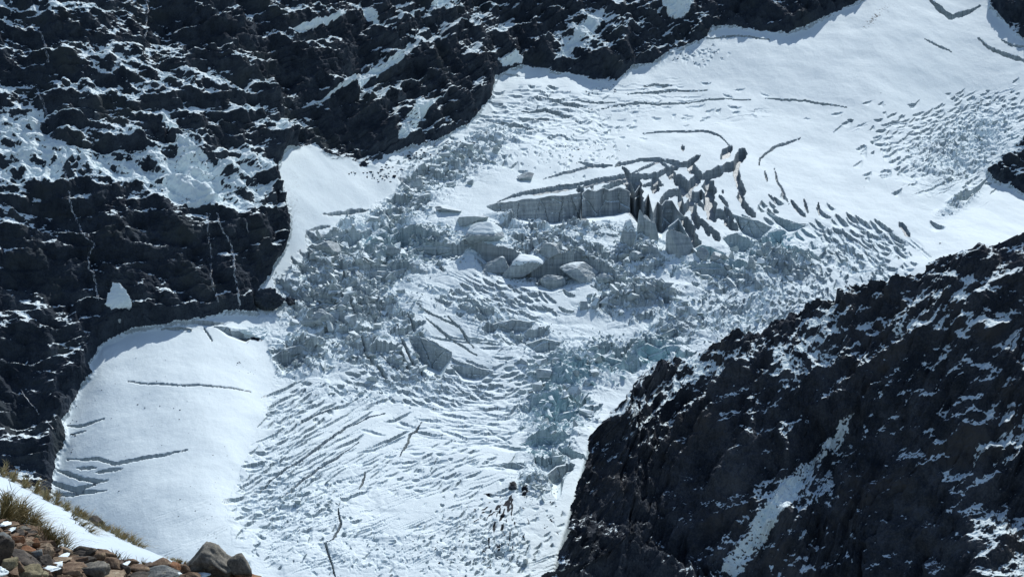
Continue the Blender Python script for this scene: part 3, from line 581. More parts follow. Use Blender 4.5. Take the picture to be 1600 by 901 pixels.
Tr = np.minimum(Tr, .972 * grid_smp(TT, RUu, np.minimum(RVv, 1055)))
Tr = blur(Tr.astype(f4), 7)
X, Y, Z = (Tr * x_).astype(f4), (Tr * a_).astype(f4), (Tr * b_).astype(f4)
nb = normals(blur(X, 14), blur(Y, 14), blur(Z, 14)); sh = X.shape
# gullies run down towards the valley; rotate so that the bedding follows them
fx, fy, fz = X.ravel(), Y.ravel(), Z.ravel()
o_ = 19 * fbm(fx * .8 - fz * .75, fy * .8, fz * .3 + fx * .25, 62, 4, 810, True) + .85 * crag(fx, fy, fz, 840, dip=-1.5, big=.5) + 3.4 * fbm(fx - .5 * fz, fy, fz * .6, 13, 5, 870, True, .6)
o_ = o_.reshape(sh) - 2
X2, Y2, Z2 = X + nb[0] * o_, Y + nb[1] * o_, Z + nb[2] * o_
n1, n2 = normals(X2, Y2, Z2), normals(blur(X2, 2), blur(Y2, 2), blur(Z2, 2))
Ue, Ve = RUu, RVv
ju, jv = jit2(Ue, Ve, 31) + jit2(Ue, Ve, 32, 6, 3), jit2(Ue, Ve, 33) + jit2(Ue, Ve, 34, 6, 3)
de = np.zeros(sh)
for (u, v, a, b, an, w_) in [(1060,610,90,40,-25,.34),(1140,580,60,24,-15,.3),(960,660,40,30,-40,.22),(1030,680,60,40,-40,.12),(1300,560,60,40,-40,.28),(1245,600,50,30,-50,.22),(1330,520,50,20,-30,.25),(1480,560,90,60,-40,.22),(1430,520,60,40,0,.2),(1540,470,60,40,-30,.15),(1280,740,70,30,-55,.3),(1200,840,60,40,-55,.22),(1560,700,70,30,-55,.3),(1480,740,40,40,0,.15),(1540,850,50,50,0,.15),(1290,860,60,40,0,.1),(1390,650,40,40,-60,.2),(1590,560,30,60,-60,.2)]:
    de += w_ * blob(u, v, Ue, Ve, a, b, an)
for (u, v, a, b, an, w_) in [(930,820,90,100,0,.42),(1080,760,110,80,0,.36),(1400,810,110,90,0,.28),(1180,555,60,12,-10,.4),(1240,525,60,10,-25,.4),(1330,600,30,30,0,.1),(1400,440,60,10,-25,.4),(1585,430,40,50,0,.35),(1340,640,60,20,-60,.15),(1100,680,50,40,-50,.2),(1000,900,120,40,0,.3),(1490,870,60,60,0,.2)]:
    de -= w_ * blob(u, v, Ue, Ve, a, b, an)
so_ = np.zeros(sh)
for pl in [[(1348,642),(1332,690),(1292,722),(1256,770),(1222,830),(1180,890),(1155,918),(1120,918),(1160,860),(1198,800),(1235,752),(1266,722),(1305,680)],[(1588,660),(1577,690),(1547,727),(1521,758),(1511,752),(1530,715),(1560,685)],[(1408,575),(1399,605),(1380,642),(1373,638),(1386,608),(1398,584)],[(1398,522),(1425,524),(1430,548),(1414,560),(1404,545)],
           [(1576,380),(1542,398),(1504,424),(1488,444),(1496,426),(1530,406)],[(1395,512),(1360,540),(1350,548),(1372,524)],[(1090,882),(1056,902),(1040,912),(1064,890)],[(1034,612),(1028,634),(1018,634),(1024,616)],[(1508,505),(1520,530),(1545,545),(1535,550),(1512,534)]]:
    so_ = np.maximum(so_, sst(5, -5, rsmp(sdf(pl), Ue + 2.2 * ju, Ve + 2.2 * jv) + 5))
nzr = (.6 * perlin(X2.ravel() / 1.6, Y2.ravel() / 1.6, Z2.ravel() / 1.2, 885) + .6 * fbm(.8 * X2.ravel() - .6 * Z2.ravel(), Y2.ravel() * .5, (.8 * Z2.ravel() + .6 * X2.ravel()) * .3, 5, 4, 880, False, .7) + .3 * fbm(X2.ravel(), Y2.ravel(), Z2.ravel(), 40, 2, 890)).reshape(sh)
sw = np.clip(.44 + 1.1 * (n2[2] - .80) + .8 * (n1[2] - .7) + 1.15 * de + .8 * nzr, -1, 2)
sw = np.maximum(sw, so_ * (.86 + 1.7 * nzr))
vv_ = np.stack([X2, Y2, Z2], -1).reshape(-1, 3); Fr = grid_faces(*sh)
rs_ = sdf([(560, 1300), (740, 1120), (800, 1010)] + [tuple(q_) for q_ in RC[2:]] + [(1990, 262), (1990, 1300)])
ins = rsmp(rs_, Ue + 1.0 * ju, Ve + 1.0 * jv) < 0; Fr = Fr[ins.ravel()[Fr].all(1)]
e_ = np.concatenate([Fr[:, [k_, (k_ + 1) % 4]] for k_ in range(4)]); key = np.sort(e_, 1); key = key[:, 0].astype(np.int64) * len(vv_) + key[:, 1]
uq, ix, ct = np.unique(key, return_index=True, return_counts=True); be = e_[ix[ct == 1]]        # the far side falls away from the cut edge
bu = np.unique(be); m1 = np.full(len(vv_), -1); m1[bu] = len(vv_) + np.arange(len(bu)); m2 = np.where(m1 >= 0, m1 + len(bu), -1)
vv_ = np.concatenate([vv_, vv_[bu] + (3, 9, -4), vv_[bu] + (8, 40, -45)])
Fr = np.concatenate([Fr, np.stack([be[:, 1], be[:, 0], m1[be[:, 0]], m1[be[:, 1]]], -1), np.stack([m1[be[:, 1]], m1[be[:, 0]], m2[be[:, 0]], m2[be[:, 1]]], -1)])
sw_ = np.concatenate([sw.ravel(), sw.ravel()[bu], sw.ravel()[bu] * 0])
uq, inv = np.unique(Fr, return_inverse=True)
o = obj('rock_ridge', mesh_from('rock_ridge', vv_[uq], inv.reshape(Fr.shape), M_RG, {'snow': sw_[uq]}, False)); tag(o, 'near black brown rock ridge with snow streaks rising across the lower corner', 'rock ridge', kind='structure')
print('ridge', round(time.time() - T0, 1))

# ---------------------------------------------------------------- ice: blocks, rubble, named seracs
import bmesh
def hull_proto(k, seed):
    r = np.random.default_rng(seed); n_ = r.integers(9, 15)
    p = r.uniform(-.5, .5, (n_, 3)); p[:, 2] = np.where(r.random(n_) < .18, .5 + r.uniform(-.10, .02, n_), p[:, 2]); p *= (1, .85, 1.0)
    bm = bmesh.new(); [bm.verts.new(q) for q in p]
    bmesh.ops.convex_hull(bm, input=bm.verts); bm.verts.ensure_lookup_table()
    loose = [v_ for v_ in bm.verts if not v_.link_faces]; bmesh.ops.delete(bm, geom=loose, context='VERTS')
    bmesh.ops.triangulate(bm, faces=bm.faces); bm.normal_update(); bm.verts.index_update()
    V_ = np.array([v_.co[:] for v_ in bm.verts]); F_ = np.array([[v_.index for v_ in f.verts] for f in bm.faces]); bm.free()
    return V_, F_
PRO = [hull_proto(k, 900 + k) for k in range(36)]
def pick(n, wt):
    c = np.cumsum(wt.ravel()); q = np.searchsorted(c, rng.random(n) * c[-1]); return q
WR = (np.clip(RG - .12, 0, 1) ** 1.2) * ((UU > 380) & (UU < 1620) & (VV > 120) & (VV < 910))
q = pick(13000, WR); vs_, fs_, gr_, bl_, ba_, base = [], [], [], [], [], 0
rgq = RG.ravel()[q]
for k, g in enumerate(q):
    Vp, Fp = PRO[rng.integers(len(PRO))]
    s_ = float(np.clip(rng.lognormal(.30, .74), .5, 9.0)) * (.55 + .6 * rgq[k]); an = rng.uniform(0, 2 * math.pi)
    sc = s_ * np.array([rng.uniform(.8, 1.7), rng.uniform(.7, 1.2), rng.uniform(.5, 1.15)])
    tl = rng.normal(0, .28, 2); v_ = Vp * sc; ca, sa = math.cos(an), math.sin(an)
    x_, y_ = v_[:, 0] * ca - v_[:, 1] * sa, v_[:, 0] * sa + v_[:, 1] * ca; z_ = v_[:, 2] + x_ * tl[0] + y_ * tl[1]
    c_ = V[g]
    vs_.append(np.stack([x_ + c_[0], y_ + c_[1], z_ + c_[2] + .12 * sc[2]], -1)); fs_.append(Fp + base); base += len(Vp)
    ba_.append(np.full(len(Vp), at['bare'][g] * .8 + .07)); gr_.append(np.full(len(Vp), at['grit'][g])); bl_.append(np.full(len(Vp), at['blue'][g]))
o = obj('ice_rubble', mesh_from('ice_rubble', np.concatenate(vs_), np.concatenate(fs_), M_GL, {'grit': np.concatenate(gr_), 'blue': np.concatenate(bl_), 'bare': np.concatenate(ba_)}))
tag(o, 'countless small broken ice blocks strewn through the icefall', 'ice rubble', kind='stuff')
PM = [mesh_from('ice_block', v_, f_, M_GL) for v_, f_ in PRO]
ZONES = [((520,410,110,60), 70, 'grey jagged block in the icefall just below the steep white snow tongue', 'blocks below the snow tongue'),
         ((700,265,90,40), 36, 'ice block in the broken band beneath the dark snow-dusted upper cliff', 'blocks below the upper cliff'),
         ((900,400,70,30), 30, 'tumbled ice block at the foot of the long ice wall', 'blocks at the foot of the ice wall'),
         ((1000,475,100,36), 40, 'ice block in the rubble lower down from the crevasse maze', 'blocks below the maze'),
         ((1185,405,70,30), 34, 'bluish grey ice block under the pale triangular ice face', 'blocks under the triangular face'),
         ((900,600,80,70), 54, 'blue tinted ice block crowding the edge of the dark ridge', 'blocks along the ridge edge'),
         ((560,540,60,50), 30, 'shaded ice block around the cracked snow bowl in mid glacier', 'blocks around the snow bowl')]
for (u, v, a, b), n_, lb, gp in ZONES:
    qq = pick(n_, WR * blob(u, v, UU, VV, a, b))
    for g in qq:
        o = obj('ice_serac', PM[rng.integers(len(PM))]); c_ = V[g]; s_ = rng.uniform(4.0, 9.5)
        o.scale = (s_ * rng.uniform(.9, 1.7), s_ * rng.uniform(.8, 1.2), s_ * rng.uniform(.7, 1.3)); o.rotation_euler = (rng.normal(0, .3), rng.normal(0, .3), rng.uniform(0, 6.28)); o.location = (c_[0], c_[1], c_[2] + .1 * s_)
        tag(o, lb, 'serac', gp)
# ice walls: the upright faces of the traced cliffs, with flutes, layers and joints
WALL_LB = ['long layered grey ice wall, the widest and leftmost stretch','second stretch of the long ice wall right of its dark cleft','dim recessed ice face right of the second wall stretch','fluted ice face falling from the crevasse maze towards the slender fin','left side of the wedge shaped block at the foot of the maze','ragged ice front along the lowest edge of the maze','pale triangular ice face right of the crevasse maze','second pale ice face, a long sliver right of the triangular one','small blue grey face under the triangular ice face','deep blue recess under the second pale sliver face',
 'low ice step in the rubble below the maze','short bluish step under the triangular face','big shaded ice face around the hollow in mid icefall','broad grey ice face left of the hollow','grey ice face in the middle of the left icefall','small dark ice face beside the foot of the snow tongue','ice face near the turquoise spot','grey ice face right of the turquoise spot','curved ice face of the cracked snow bowl','low ice face right of the cracked snow bowl',
 'shaded ice face beside the upper corner of the snow fan','boxy ice tower front in the left icefall','low grey ice face above the snow bowl saddle','low ice face right of the snow bowl saddle','bright turquoise ice wall just above the dark ridge','bluish ice face left of the turquoise wall','ice step above the turquoise wall','pale blue step near the ridge corner, the widest there','blue step above the widest step near the ridge corner','small low step left of the black rock heap','narrow ice face against the left end of the ridge','dirty ice edge beside the shaded rock outcrop',
 'thin ice lip along the upper edge of the snow fan','smaller ice lip left of the long lip on the snow fan','ice lip over the dark hole at the snow fan']
def ice_wall(top, bot, keep, rise, label, seed):
    tp, bt = np.array(top, float), np.array(bot, float); ua, ub = max(tp[0, 0], bt[0, 0]), min(tp[-1, 0], bt[-1, 0])
    uu = np.arange(ua, ub + .5, .8); n_ = len(uu); vt = np.interp(uu, tp[:, 0], tp[:, 1]); vb = np.interp(uu, bt[:, 0], bt[:, 1])
    vb = vt + (vb - vt) * (ends(uu, ua, ub) if seed >= 2065 else 1.0); wob = fbm((uu / 7).astype(f4), (uu * 0 + seed).astype(f4), (uu * 0).astype(f4), 2.2, 3, 77) * 2.2; vt = vt + wob - .6
    P = np.stack([grid_smp(BX, uu, vt), grid_smp(BY, uu, vt), grid_smp(BZ, uu, vt) ], -1); zb = grid_smp(BZ, uu, vb); P[:, 2] += rise * np.minimum(1, np.minimum(uu - uu[0], uu[-1] - uu) / 18); H = np.maximum(keep * (P[:, 2] - zb), 0) + 2.0
    nr = int(np.clip(H.max() / .55, 6, 90)); s_ = np.linspace(0, 1, nr)[:, None]
    X = P[None, :, 0] + 0 * s_; Y = P[None, :, 1] - .9 - .16 * H[None] * s_; Z = P[None, :, 2] + .25 - H[None] * s_
    Y = Y.copy(); x_, y_, z_ = X.ravel().astype(f4), Y.ravel().astype(f4), Z.ravel().astype(f4)
    e, hr, ox, oy, tx, ty = worley((x_ + 2.5 * fbm(x_, y_, z_, 9, 3, seed)) / 15.0, z_ / 30.0, seed)
    d = 2.4 * (hr - .5) + 2.0 * (tx * ox + ty * oy) - 1.6 * sst(.05, .0, e) + 1.7 * fbm(x_, y_ * 0, z_ * .4, 11, 4, seed + 1, False, .55) + .9 * fbm(x_ * .08, y_ * 0, z_, 3.2, 4, seed + 2) + .35 * fbm(x_, y_, z_, 2.2, 3, seed + 3)
    Y = Y - d.reshape(Y.shape) * np.clip(H[None] / 8, .3, 1) * (.35 + .65 * np.clip(s_ * 5, 0, 1))
    top_ = lambda dy, dz: (X[:1], Y[:1] + dy, Z[:1] + dz)
    rows = [top_(7, -2.2), top_(2.5, .15), top_(.5, .25)]
    X = np.concatenate([r[0] for r in rows] + [X]); Y = np.concatenate([r[1] for r in rows] + [Y]); Z = np.concatenate([r[2] for r in rows] + [Z])
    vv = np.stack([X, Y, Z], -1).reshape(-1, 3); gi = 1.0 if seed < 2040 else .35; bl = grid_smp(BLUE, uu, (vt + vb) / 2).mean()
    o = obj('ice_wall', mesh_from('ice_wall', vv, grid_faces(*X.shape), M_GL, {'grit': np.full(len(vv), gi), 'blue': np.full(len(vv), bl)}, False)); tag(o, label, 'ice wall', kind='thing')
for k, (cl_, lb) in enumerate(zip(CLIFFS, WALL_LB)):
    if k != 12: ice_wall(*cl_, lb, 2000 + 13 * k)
print('walls', len(CLIFFS), len(WALL_LB))
# sculpted lumps: a polytope with worn faces
def ico(sub):
    bm = bmesh.new(); bmesh.ops.create_icosphere(bm, subdivisions=sub, radius=1); bm.verts.index_update()
    V_ = np.array([v_.co[:] for v_ in bm.verts]); F_ = np.array([[v_.index for v_ in f.verts] for f in bm.faces]); bm.free(); return V_, F_
ICO4, ICO5 = ico(4), ico(5)
def lump(seed, planes=13, rough=.06, base=ICO4, flat_top=False, boxy=.55, fine=.7):
    r = np.random.default_rng(seed); D, F_ = base
    nn = r.normal(size=(planes, 3)); nn /= np.linalg.norm(nn, axis=1)[:, None]; off_ = r.uniform(boxy, .98, planes)
    if flat_top: nn[0] = (0.05, .1, 1); nn[0] /= np.linalg.norm(nn[0]); off_[0] = .62
    dn = D @ nn.T; rad = np.where(dn > .05, off_[None] / np.maximum(dn, .05), 9).min(1); rad = np.minimum(rad, 1.15)
    x, y, z = [(D[:, i] * 2.2 + seed * 3.7).astype(f4) for i in range(3)]
    rad = rad * (1 + rough * (fbm(x, y, z, 1.0, 4, seed % 97, False, .6) * 1.6 + fine * fbm(x, y, z, .5, 3, seed % 89, True)))
    P = D * rad[:, None]; P /= (P.max(0) - P.min(0)) / 2; return P - (P.max(0) + P.min(0)) / 2, F_
PXM = lambda p: float(np.linalg.norm(p)) * K
def ice_lump(name, u, v, w_, h_, label, seed, cap=None, rot=0, material=None, cat='serac', flat=False, depth=None, rough=.06, attrs=None, sink=.36):
    """u, v: middle of the lump's foot line in the survey"""
    p = front(u, v); px = PXM(p); P, F_ = lump(seed, 9, rough * (1.2 if material is None else 1.9), ICO5 if w_ > 30 else ICO4, flat, .40 if material is not M_SN else .22, .15 if material is None else .7)
    sc = np.array([w_ * px / 2, (depth or w_ * .75) * px / 2, h_ * px / 2]); P = P * sc
    a = R(-rot); x, z = P[:, 0] * math.cos(a) - P[:, 2] * math.sin(a), P[:, 0] * math.sin(a) + P[:, 2] * math.cos(a); P = np.stack([x, P[:, 1], z], -1)
    at_ = {k_: np.full(len(P), x_) for k_, x_ in (attrs or {'grit': .25, 'bare': .36}).items()}
    root = bpy.data.objects.new(name, None) if cap else None
    loc = (p[0], p[1] + sc[1] * .55, p[2] + sc[2] * (1 - sink))
    me = mesh_from(name if not cap else 'ice_body', P, F_, material or M_GL, at_, False)
    if cap:
        C.objects.link(root); root.location = loc; b = obj('ice_body', me, root)
        e1, e2 = P[F_[:, 1]] - P[F_[:, 0]], P[F_[:, 2]] - P[F_[:, 0]]; fn = np.cross(e1, e2); fn /= np.linalg.norm(fn, axis=1)[:, None] + 1e-9
        zc = P[F_].mean(1)[:, 2] / sc[2]; F2 = F_[(fn[:, 2] > .30) & (zc > (.12 if cap[1] > .2 else .4))]; uq, inv = np.unique(F2, return_inverse=True); F2 = inv.reshape(F2.shape)
        Q = P[uq] + (0, -.15, .38); ct_ = np.bincount(F2.ravel(), minlength=len(uq)); Q[ct_ < 5] -= (0, 0, .75)      # drape: the hem tucks into the ice
        obj('snow_cap', mesh_from('snow_cap', Q, F2, M_SN, None, True), root)
    else: root = obj(name, me, None, loc)
    tag(root, label, cat); return root
for a in [('ice_serac', 758, 378, 62, 38, 'large rounded ice block with a domed snow cap left of the shaded hollow', 41, (.62, .42)),
          ('ice_serac', 822, 281, 27, 16, 'lone grey ice boulder resting on smooth snow above the long ice wall', 42),
          ('ice_serac', 983, 378, 25, 42, 'rounded ice pillar with a white cap standing before the long ice wall', 43, (.85, .22)),
          ('ice_serac', 776, 412, 52, 34, 'rounded grey ice block at the left end of the shaded hollow', 44),
          ('ice_serac', 816, 420, 74, 44, 'widest layered grey ice block over the shaded hollow, with a thin snow cap', 46, (.5, .14)),
          ('ice_serac', 858, 402, 44, 30, 'flat topped grey ice block right of the widest layered block', 45),
          ('ice_serac', 880, 404, 28, 15, 'small sloping ice slab touching the flat topped grey block', 148),
          ('ice_serac', 862, 438, 50, 28, 'cracked ice block low in the shaded hollow', 47),
          ('ice_serac', 905, 434, 62, 34, 'rough ice mound at the right end of the shaded hollow', 48),
          ('ice_serac', 945, 432, 34, 18, 'low broken ice block past the right end of the shaded hollow', 149),
          ('ice_serac', 738, 350, 52, 18, 'low ice slab behind the block with the domed cap', 49),
          ('ice_serac', 700, 330, 46, 12, 'thin tilted ice slab left of the long ice wall end', 50),
          ('ice_serac', 995, 408, 26, 18, 'dark faced wedge of ice below the white capped pillar', 51),
          ('ice_serac', 1062, 400, 44, 52, 'tall leaning ice fin with a white sloping back beneath the crevasse maze', 52),
          ('ice_serac', 510, 398, 46, 26, 'shaded grey block at the lower end of the snow tongue', 54),
          ('ice_serac', 1012, 368, 15, 40, 'thin ice column, the nearest to the white capped pillar', 81),
          ('ice_serac', 1022, 374, 14, 34, 'short ice column between the thin column and the leaning fin', 82),
          ('ice_serac', 1002, 362, 12, 44, 'slender split ice column under the broken corner of the long wall', 83),
          ('ice_serac', 1098, 405, 20, 24, 'stubby fluted ice tower right of the leaning fin', 84),
          ('ice_serac', 1122, 408, 26, 18, 'broad low ice tower at the lowest tip of the maze', 85),
          ('ice_serac', 505, 503, 40, 26, 'boxy ice tower in the middle of the left icefall', 55)]:
    ice_lump(*a[:7], cap=a[7] if len(a) > 7 else None)
ice_lump('snow_block', 182, 508, 44, 46, 'white undercut block of old snow below the waterfall foot on the dark cliff', 61, None, 30, M_SN, 'snow block', rough=.13)
ice_lump('snow_block', 190, 518, 32, 12, 'low grey ice remnant under the white undercut snow block', 62, None, 0, None, 'snow block')
ice_lump('snow_lip', 388, 516, 62, 22, 'overhanging snow lip above a dark hole at the top of the snow fan', 63, None, -8, M_SN, 'snow lip', rough=.1)
RKA = {'snow': -.3}
for a in [('boulder', 801, 764, 14, 7, 'black rock heap poking out of the lower glacier near the ridge', 71), ('rock_outcrop', 421, 486, 52, 44, 'dark rock knob between the foot of the snow tongue and the icefall', 72),
          ('boulder', 1216, 516, 12, 8, 'small dark boulder on the snow just above the ridge crest', 74),
          ('boulder', 1180, 521, 8, 7, 'smaller dark boulder on snow left of the other crest boulder', 75), ('rock_outcrop', 455, 470, 30, 16, 'low dark rock beside the knob under the icefall', 76)]:
    ice_lump(*a[:7], material=M_RK, cat='rock', attrs=RKA, rough=.14)
# stones fallen on the snow
sv_, sf_, bs = [], [], 0
for (u, v, a, b, n_, z0) in [(240,650,110,110,46,.5),(1095,85,26,12,30,.7),(905,232,60,20,60,.6),(330,800,50,50,30,.4),(1440,405,60,25,14,.6),(1380,200,60,60,8,.6),(700,860,90,30,60,.5),(385,570,14,20,16,.5),(1200,520,40,10,12,.7),(592,268,34,14,70,1.3),(640,240,34,10,40,1.2),(110,655,9,50,26,.9),(866,825,14,50,40,.9),(430,420,14,40,30,.9),(700,222,40,6,30,1.0),(940,140,60,8,24,.9)]:
    for _ in range(n_):
        u_, v_ = rng.normal(u, a * .6), rng.normal(v, b * .6)
        if rsmp(np.minimum(rock_s, s_rdg), np.array([u_]), np.array([v_]))[0] < 4: continue
        Vp, Fp = PRO[rng.integers(len(PRO))]; s_ = z0 * rng.lognormal(0, .4); sv_.append(Vp * s_ * (1.4, 1, .8) + front(u_, v_) + (0, 0, .1)); sf_.append(Fp + bs); bs += len(Vp)
o = obj('stones', mesh_from('stones', np.concatenate(sv_), np.concatenate(sf_), M_RK, {'snow': np.full(bs, -.5)})); tag(o, 'tiny fallen dark stones dotted over the glacier snow', 'stones', kind='stuff')
print('ice', round(time.time() - T0, 1))

# ---------------------------------------------------------------- waterfalls
m, nt, b = mat('falling_water'); n = N(nt)
uvp = n.pos(1.1, 1.1, .05); a_n = n.noise(1.0, 4, .6, uvp)
b.inputs['Base Color'].default_value = (.62, .70, .76, 1); b.inputs['Roughness'].default_value = .35
nt.links.new(n.math('MULTIPLY', n.step(a_n, .42, .62), n.attr('body')), b.inputs['Alpha']); M_WF = m
def waterfall(pts, wpx, label, body=.8):
    p = np.array(pts, float); seg = np.concatenate([[0], np.cumsum(np.hypot(*np.diff(p, axis=0).T))]); s_ = np.arange(0, seg[-1], 2.0)
    uu = np.interp(s_, seg, p[:, 0]) + .7 * np.sin(s_ * .35 + p[0, 0]); vv2 = np.interp(s_, seg, p[:, 1])
    pt = np.array([front(x, y) for x, y in zip(uu, vv2)]); y_ = pt[:, 1].copy()
    for _ in range(3): y_[1:-1] = np.minimum(y_[1:-1], (y_[:-2] + y_[2:]) / 2)
    ts = np.array([ray(x, y) for x, y in zip(uu, vv2)]); t_ = (y_ - 1.2) / ts[:, 1]; cen = ts * t_[:, None]
    W = wpx * .68 * K * t_ / 2 * (.55 + .45 * np.interp(s_, [0, s_[-1]], [.7, 1.25])) * (1 + .35 * np.sin(s_ * .8) + .45 * perlin((s_ / 7).astype(f4), (s_ * 0 + p[0, 0]).astype(f4), (s_ * 0).astype(f4), 5))
    cols = []
    for f, bul in ((-1, 0), (-.4, .5), (.4, .5), (1, 0)): cols.append(cen + np.stack([W * f, -bul * np.ones_like(W), 0 * W], -1))
    vv3 = np.stack(cols, 1).reshape(-1, 3)
    o = obj('waterfall', mesh_from('waterfall', vv3, grid_faces(len(s_), 4), M_WF, {'body': np.full(len(vv3), body * .85)}, True)); tag(o, label, 'waterfall')
for a in [([(107,298),(110,318),(113,330),(121,346),(126,358),(132,370),(145,378),(148,384),(140,394),(138,406),(139,420),(146,426),(150,446),(153,470)], 4.5, 'long winding waterfall dropping to the white undercut snow block', .8),
          ([(322,332),(325,350),(325,366),(328,386),(331,405)], 5, 'faint short waterfall left of the tall bright waterfall'  , .5),
          ([(339,332),(344,352),(350,364),(358,374),(365,400),(367,430),(372,456),(374,475),(373,492)], 4.8, 'tall bright waterfall falling to the top of the snow fan', .8),
          ([(62,48),(68,62),(72,78),(76,98)], 5, 'highest waterfall over a dark bluff near the upper corner', .6), ([(57,138),(63,152),(69,164),(74,184)], 5, 'waterfall below the dark bluff ending on a snow patch', .6),
          ([(229,0),(231,18),(228,32),(229,46),(226,62)], 4, 'thin waterfall high on the mountain from the upper edge', .6), ([(94,246),(99,262),(103,274),(106,284)], 4.5, 'short waterfall just above the long winding waterfall', .6),
          ([(32,608),(44,626),(54,636),(62,648)], 2.5, 'hair thin stream on the lowest dark cliff, upper stretch', .7), ([(72,655),(80,666),(88,680)], 2.5, 'hair thin stream on the lowest dark cliff, lower stretch', .7),
          ([(330,410),(329,430),(333,450),(342,472)], 5, 'spread veil of water below the faint short waterfall', .4), ([(382,340),(386,352),(388,364)], 3, 'tiny fall right of the tall bright waterfall', .5)]:
    waterfall(*a)
# ---------------------------------------------------------------- near slope
FC = np.array([(-500,470),(-200,630),(0,740),(30,754),(60,771),(95,790),(125,806),(150,820),(180,836),(215,854),(250,868),(285,880),(330,905),(420,952),(600,1050),(900,1230),(1300,1480)], float)
fu_ = np.arange(-500, 1300, 3.0); NF = 230; NBk = 10
fvc = np.interp(fu_, FC[:, 0], FC[:, 1]); kk = np.ones(7) / 7; fvc = np.convolve(np.pad(fvc, 3, mode='edge'), kk, 'valid')
QF = (np.linspace(0, 1, NF) ** 1.25)[:, None]; FV = fvc[None] + (1000 + .35 * (fvc[None] - 740)) * QF; FU = np.repeat(fu_[None], NF, 0)
FT = np.zeros((NF, len(fu_))); FT[0] = np.interp(fu_, [-500, 0, 300, 1300], [36, 34, 31, 27]); x_, a_, b_ = ray(FU, FV)
for j in range(1, NF):
    rel = FV[j] - fvc; s_ = -np.tan(np.radians(np.interp(rel, [0, 20, 90, 200, 600], [9, 6, 7, 11, 16])))
    dt = FT[j - 1] * (s_ * (a_[j] - a_[j - 1]) - (b_[j] - b_[j - 1])) / (b_[j - 1] - a_[j - 1] * s_); FT[j] = np.maximum(FT[j - 1] + np.clip(dt, -3, -.004), 1.2)
gx_, gy_, gz_ = (FT * x_).astype(f4), (FT * a_).astype(f4), (FT * b_).astype(f4)
hz = (.10 * fbm(gx_.ravel(), gy_.ravel(), gz_.ravel() * 0, 3.2, 3, 951) + .03 * fbm(gx_.ravel(), gy_.ravel(), gz_.ravel() * 0, .6, 3, 955)).reshape(gx_.shape) * np.clip(FT / 30, .1, 1)
hz[:4] *= .4
kb = (np.arange(NBk, 0, -1)[:, None] ** 1.7) * .35
gx_ = np.concatenate([gx_[0][None] + 0 * kb, gx_]); gy_ = np.concatenate([gy_[0][None] + kb, gy_]); gz2 = np.concatenate([gz_[0][None] - (.45 * kb + .03 * kb ** 2), gz_ + hz])
RL = np.array([(-500,640),(-100,770),(0,812),(34,817),(58,838),(92,856),(125,860),(150,863),(184,873),(212,882),(240,880),(282,878),(330,890),(420,930),(600,1030),(1300,1400)], float)
soil = sst(-4, 3, FV - np.interp(FU, RL[:, 0], RL[:, 1]) + jit2(FU, FV, 61, 20, 5) + jit2(FU, FV, 62, 6, 3)); soil = np.concatenate([np.zeros((NBk, len(fu_))), soil])
# grassy rim just behind the snow edge
rim = np.concatenate([np.ones((NBk, len(fu_))), np.zeros((NF, len(fu_)))]) * np.interp(fu_, [-500, 118, 135, 1300], [1, 1, 0, 0])[None]
m, nt, b = mat('near_snow_and_soil'); n = N(nt); p = n.pos()
so1 = n.mix(n.step(n.noise(9, 5, .7, p), .35, .7), (.035, .026, .02), (.13, .10, .075)); sn1 = n.mix(n.step(n.noise(.6, 4, .5, p), .3, .8), (.56, .66, .72), (.50, .60, .67))
c_ = n.mix(n.step(n.attr('soil'), .35, .6), sn1, so1); c_ = n.mix(n.attr('rim'), c_, n.mix(n.noise(14, 4, .6, p), (.05, .04, .018), (.16, .12, .05)))
nt.links.new(c_, b.inputs['Base Color']); b.inputs['Roughness'].default_value = .8; b.inputs['Specular IOR Level'].default_value = .2
bp = n('Bump', {'Strength': .5, 'Distance': .02, 'Height': n.noise(9, 6, .6, p)}); nt.links.new(bp.outputs[0], b.inputs['Normal'])
o = obj('near_slope', mesh_from('near_slope', np.stack([gx_, gy_, gz2], -1).reshape(-1, 3), grid_faces(*gx_.shape), m, {'soil': soil.ravel(), 'rim': rim.ravel()}, True)); tag(o, 'near slope of snow and brown soil falling away under tussocks and stones', 'slope', kind='structure')
def near(u, v):
    i = int(np.clip(round((u - fu_[0]) / 3.0), 0, len(fu_) - 1)); j = int(np.argmin(np.abs(FV[:, i] - v)))
    return np.array([gx_[j + NBk, i], gy_[j + NBk, i], gz2[j + NBk, i]], float)

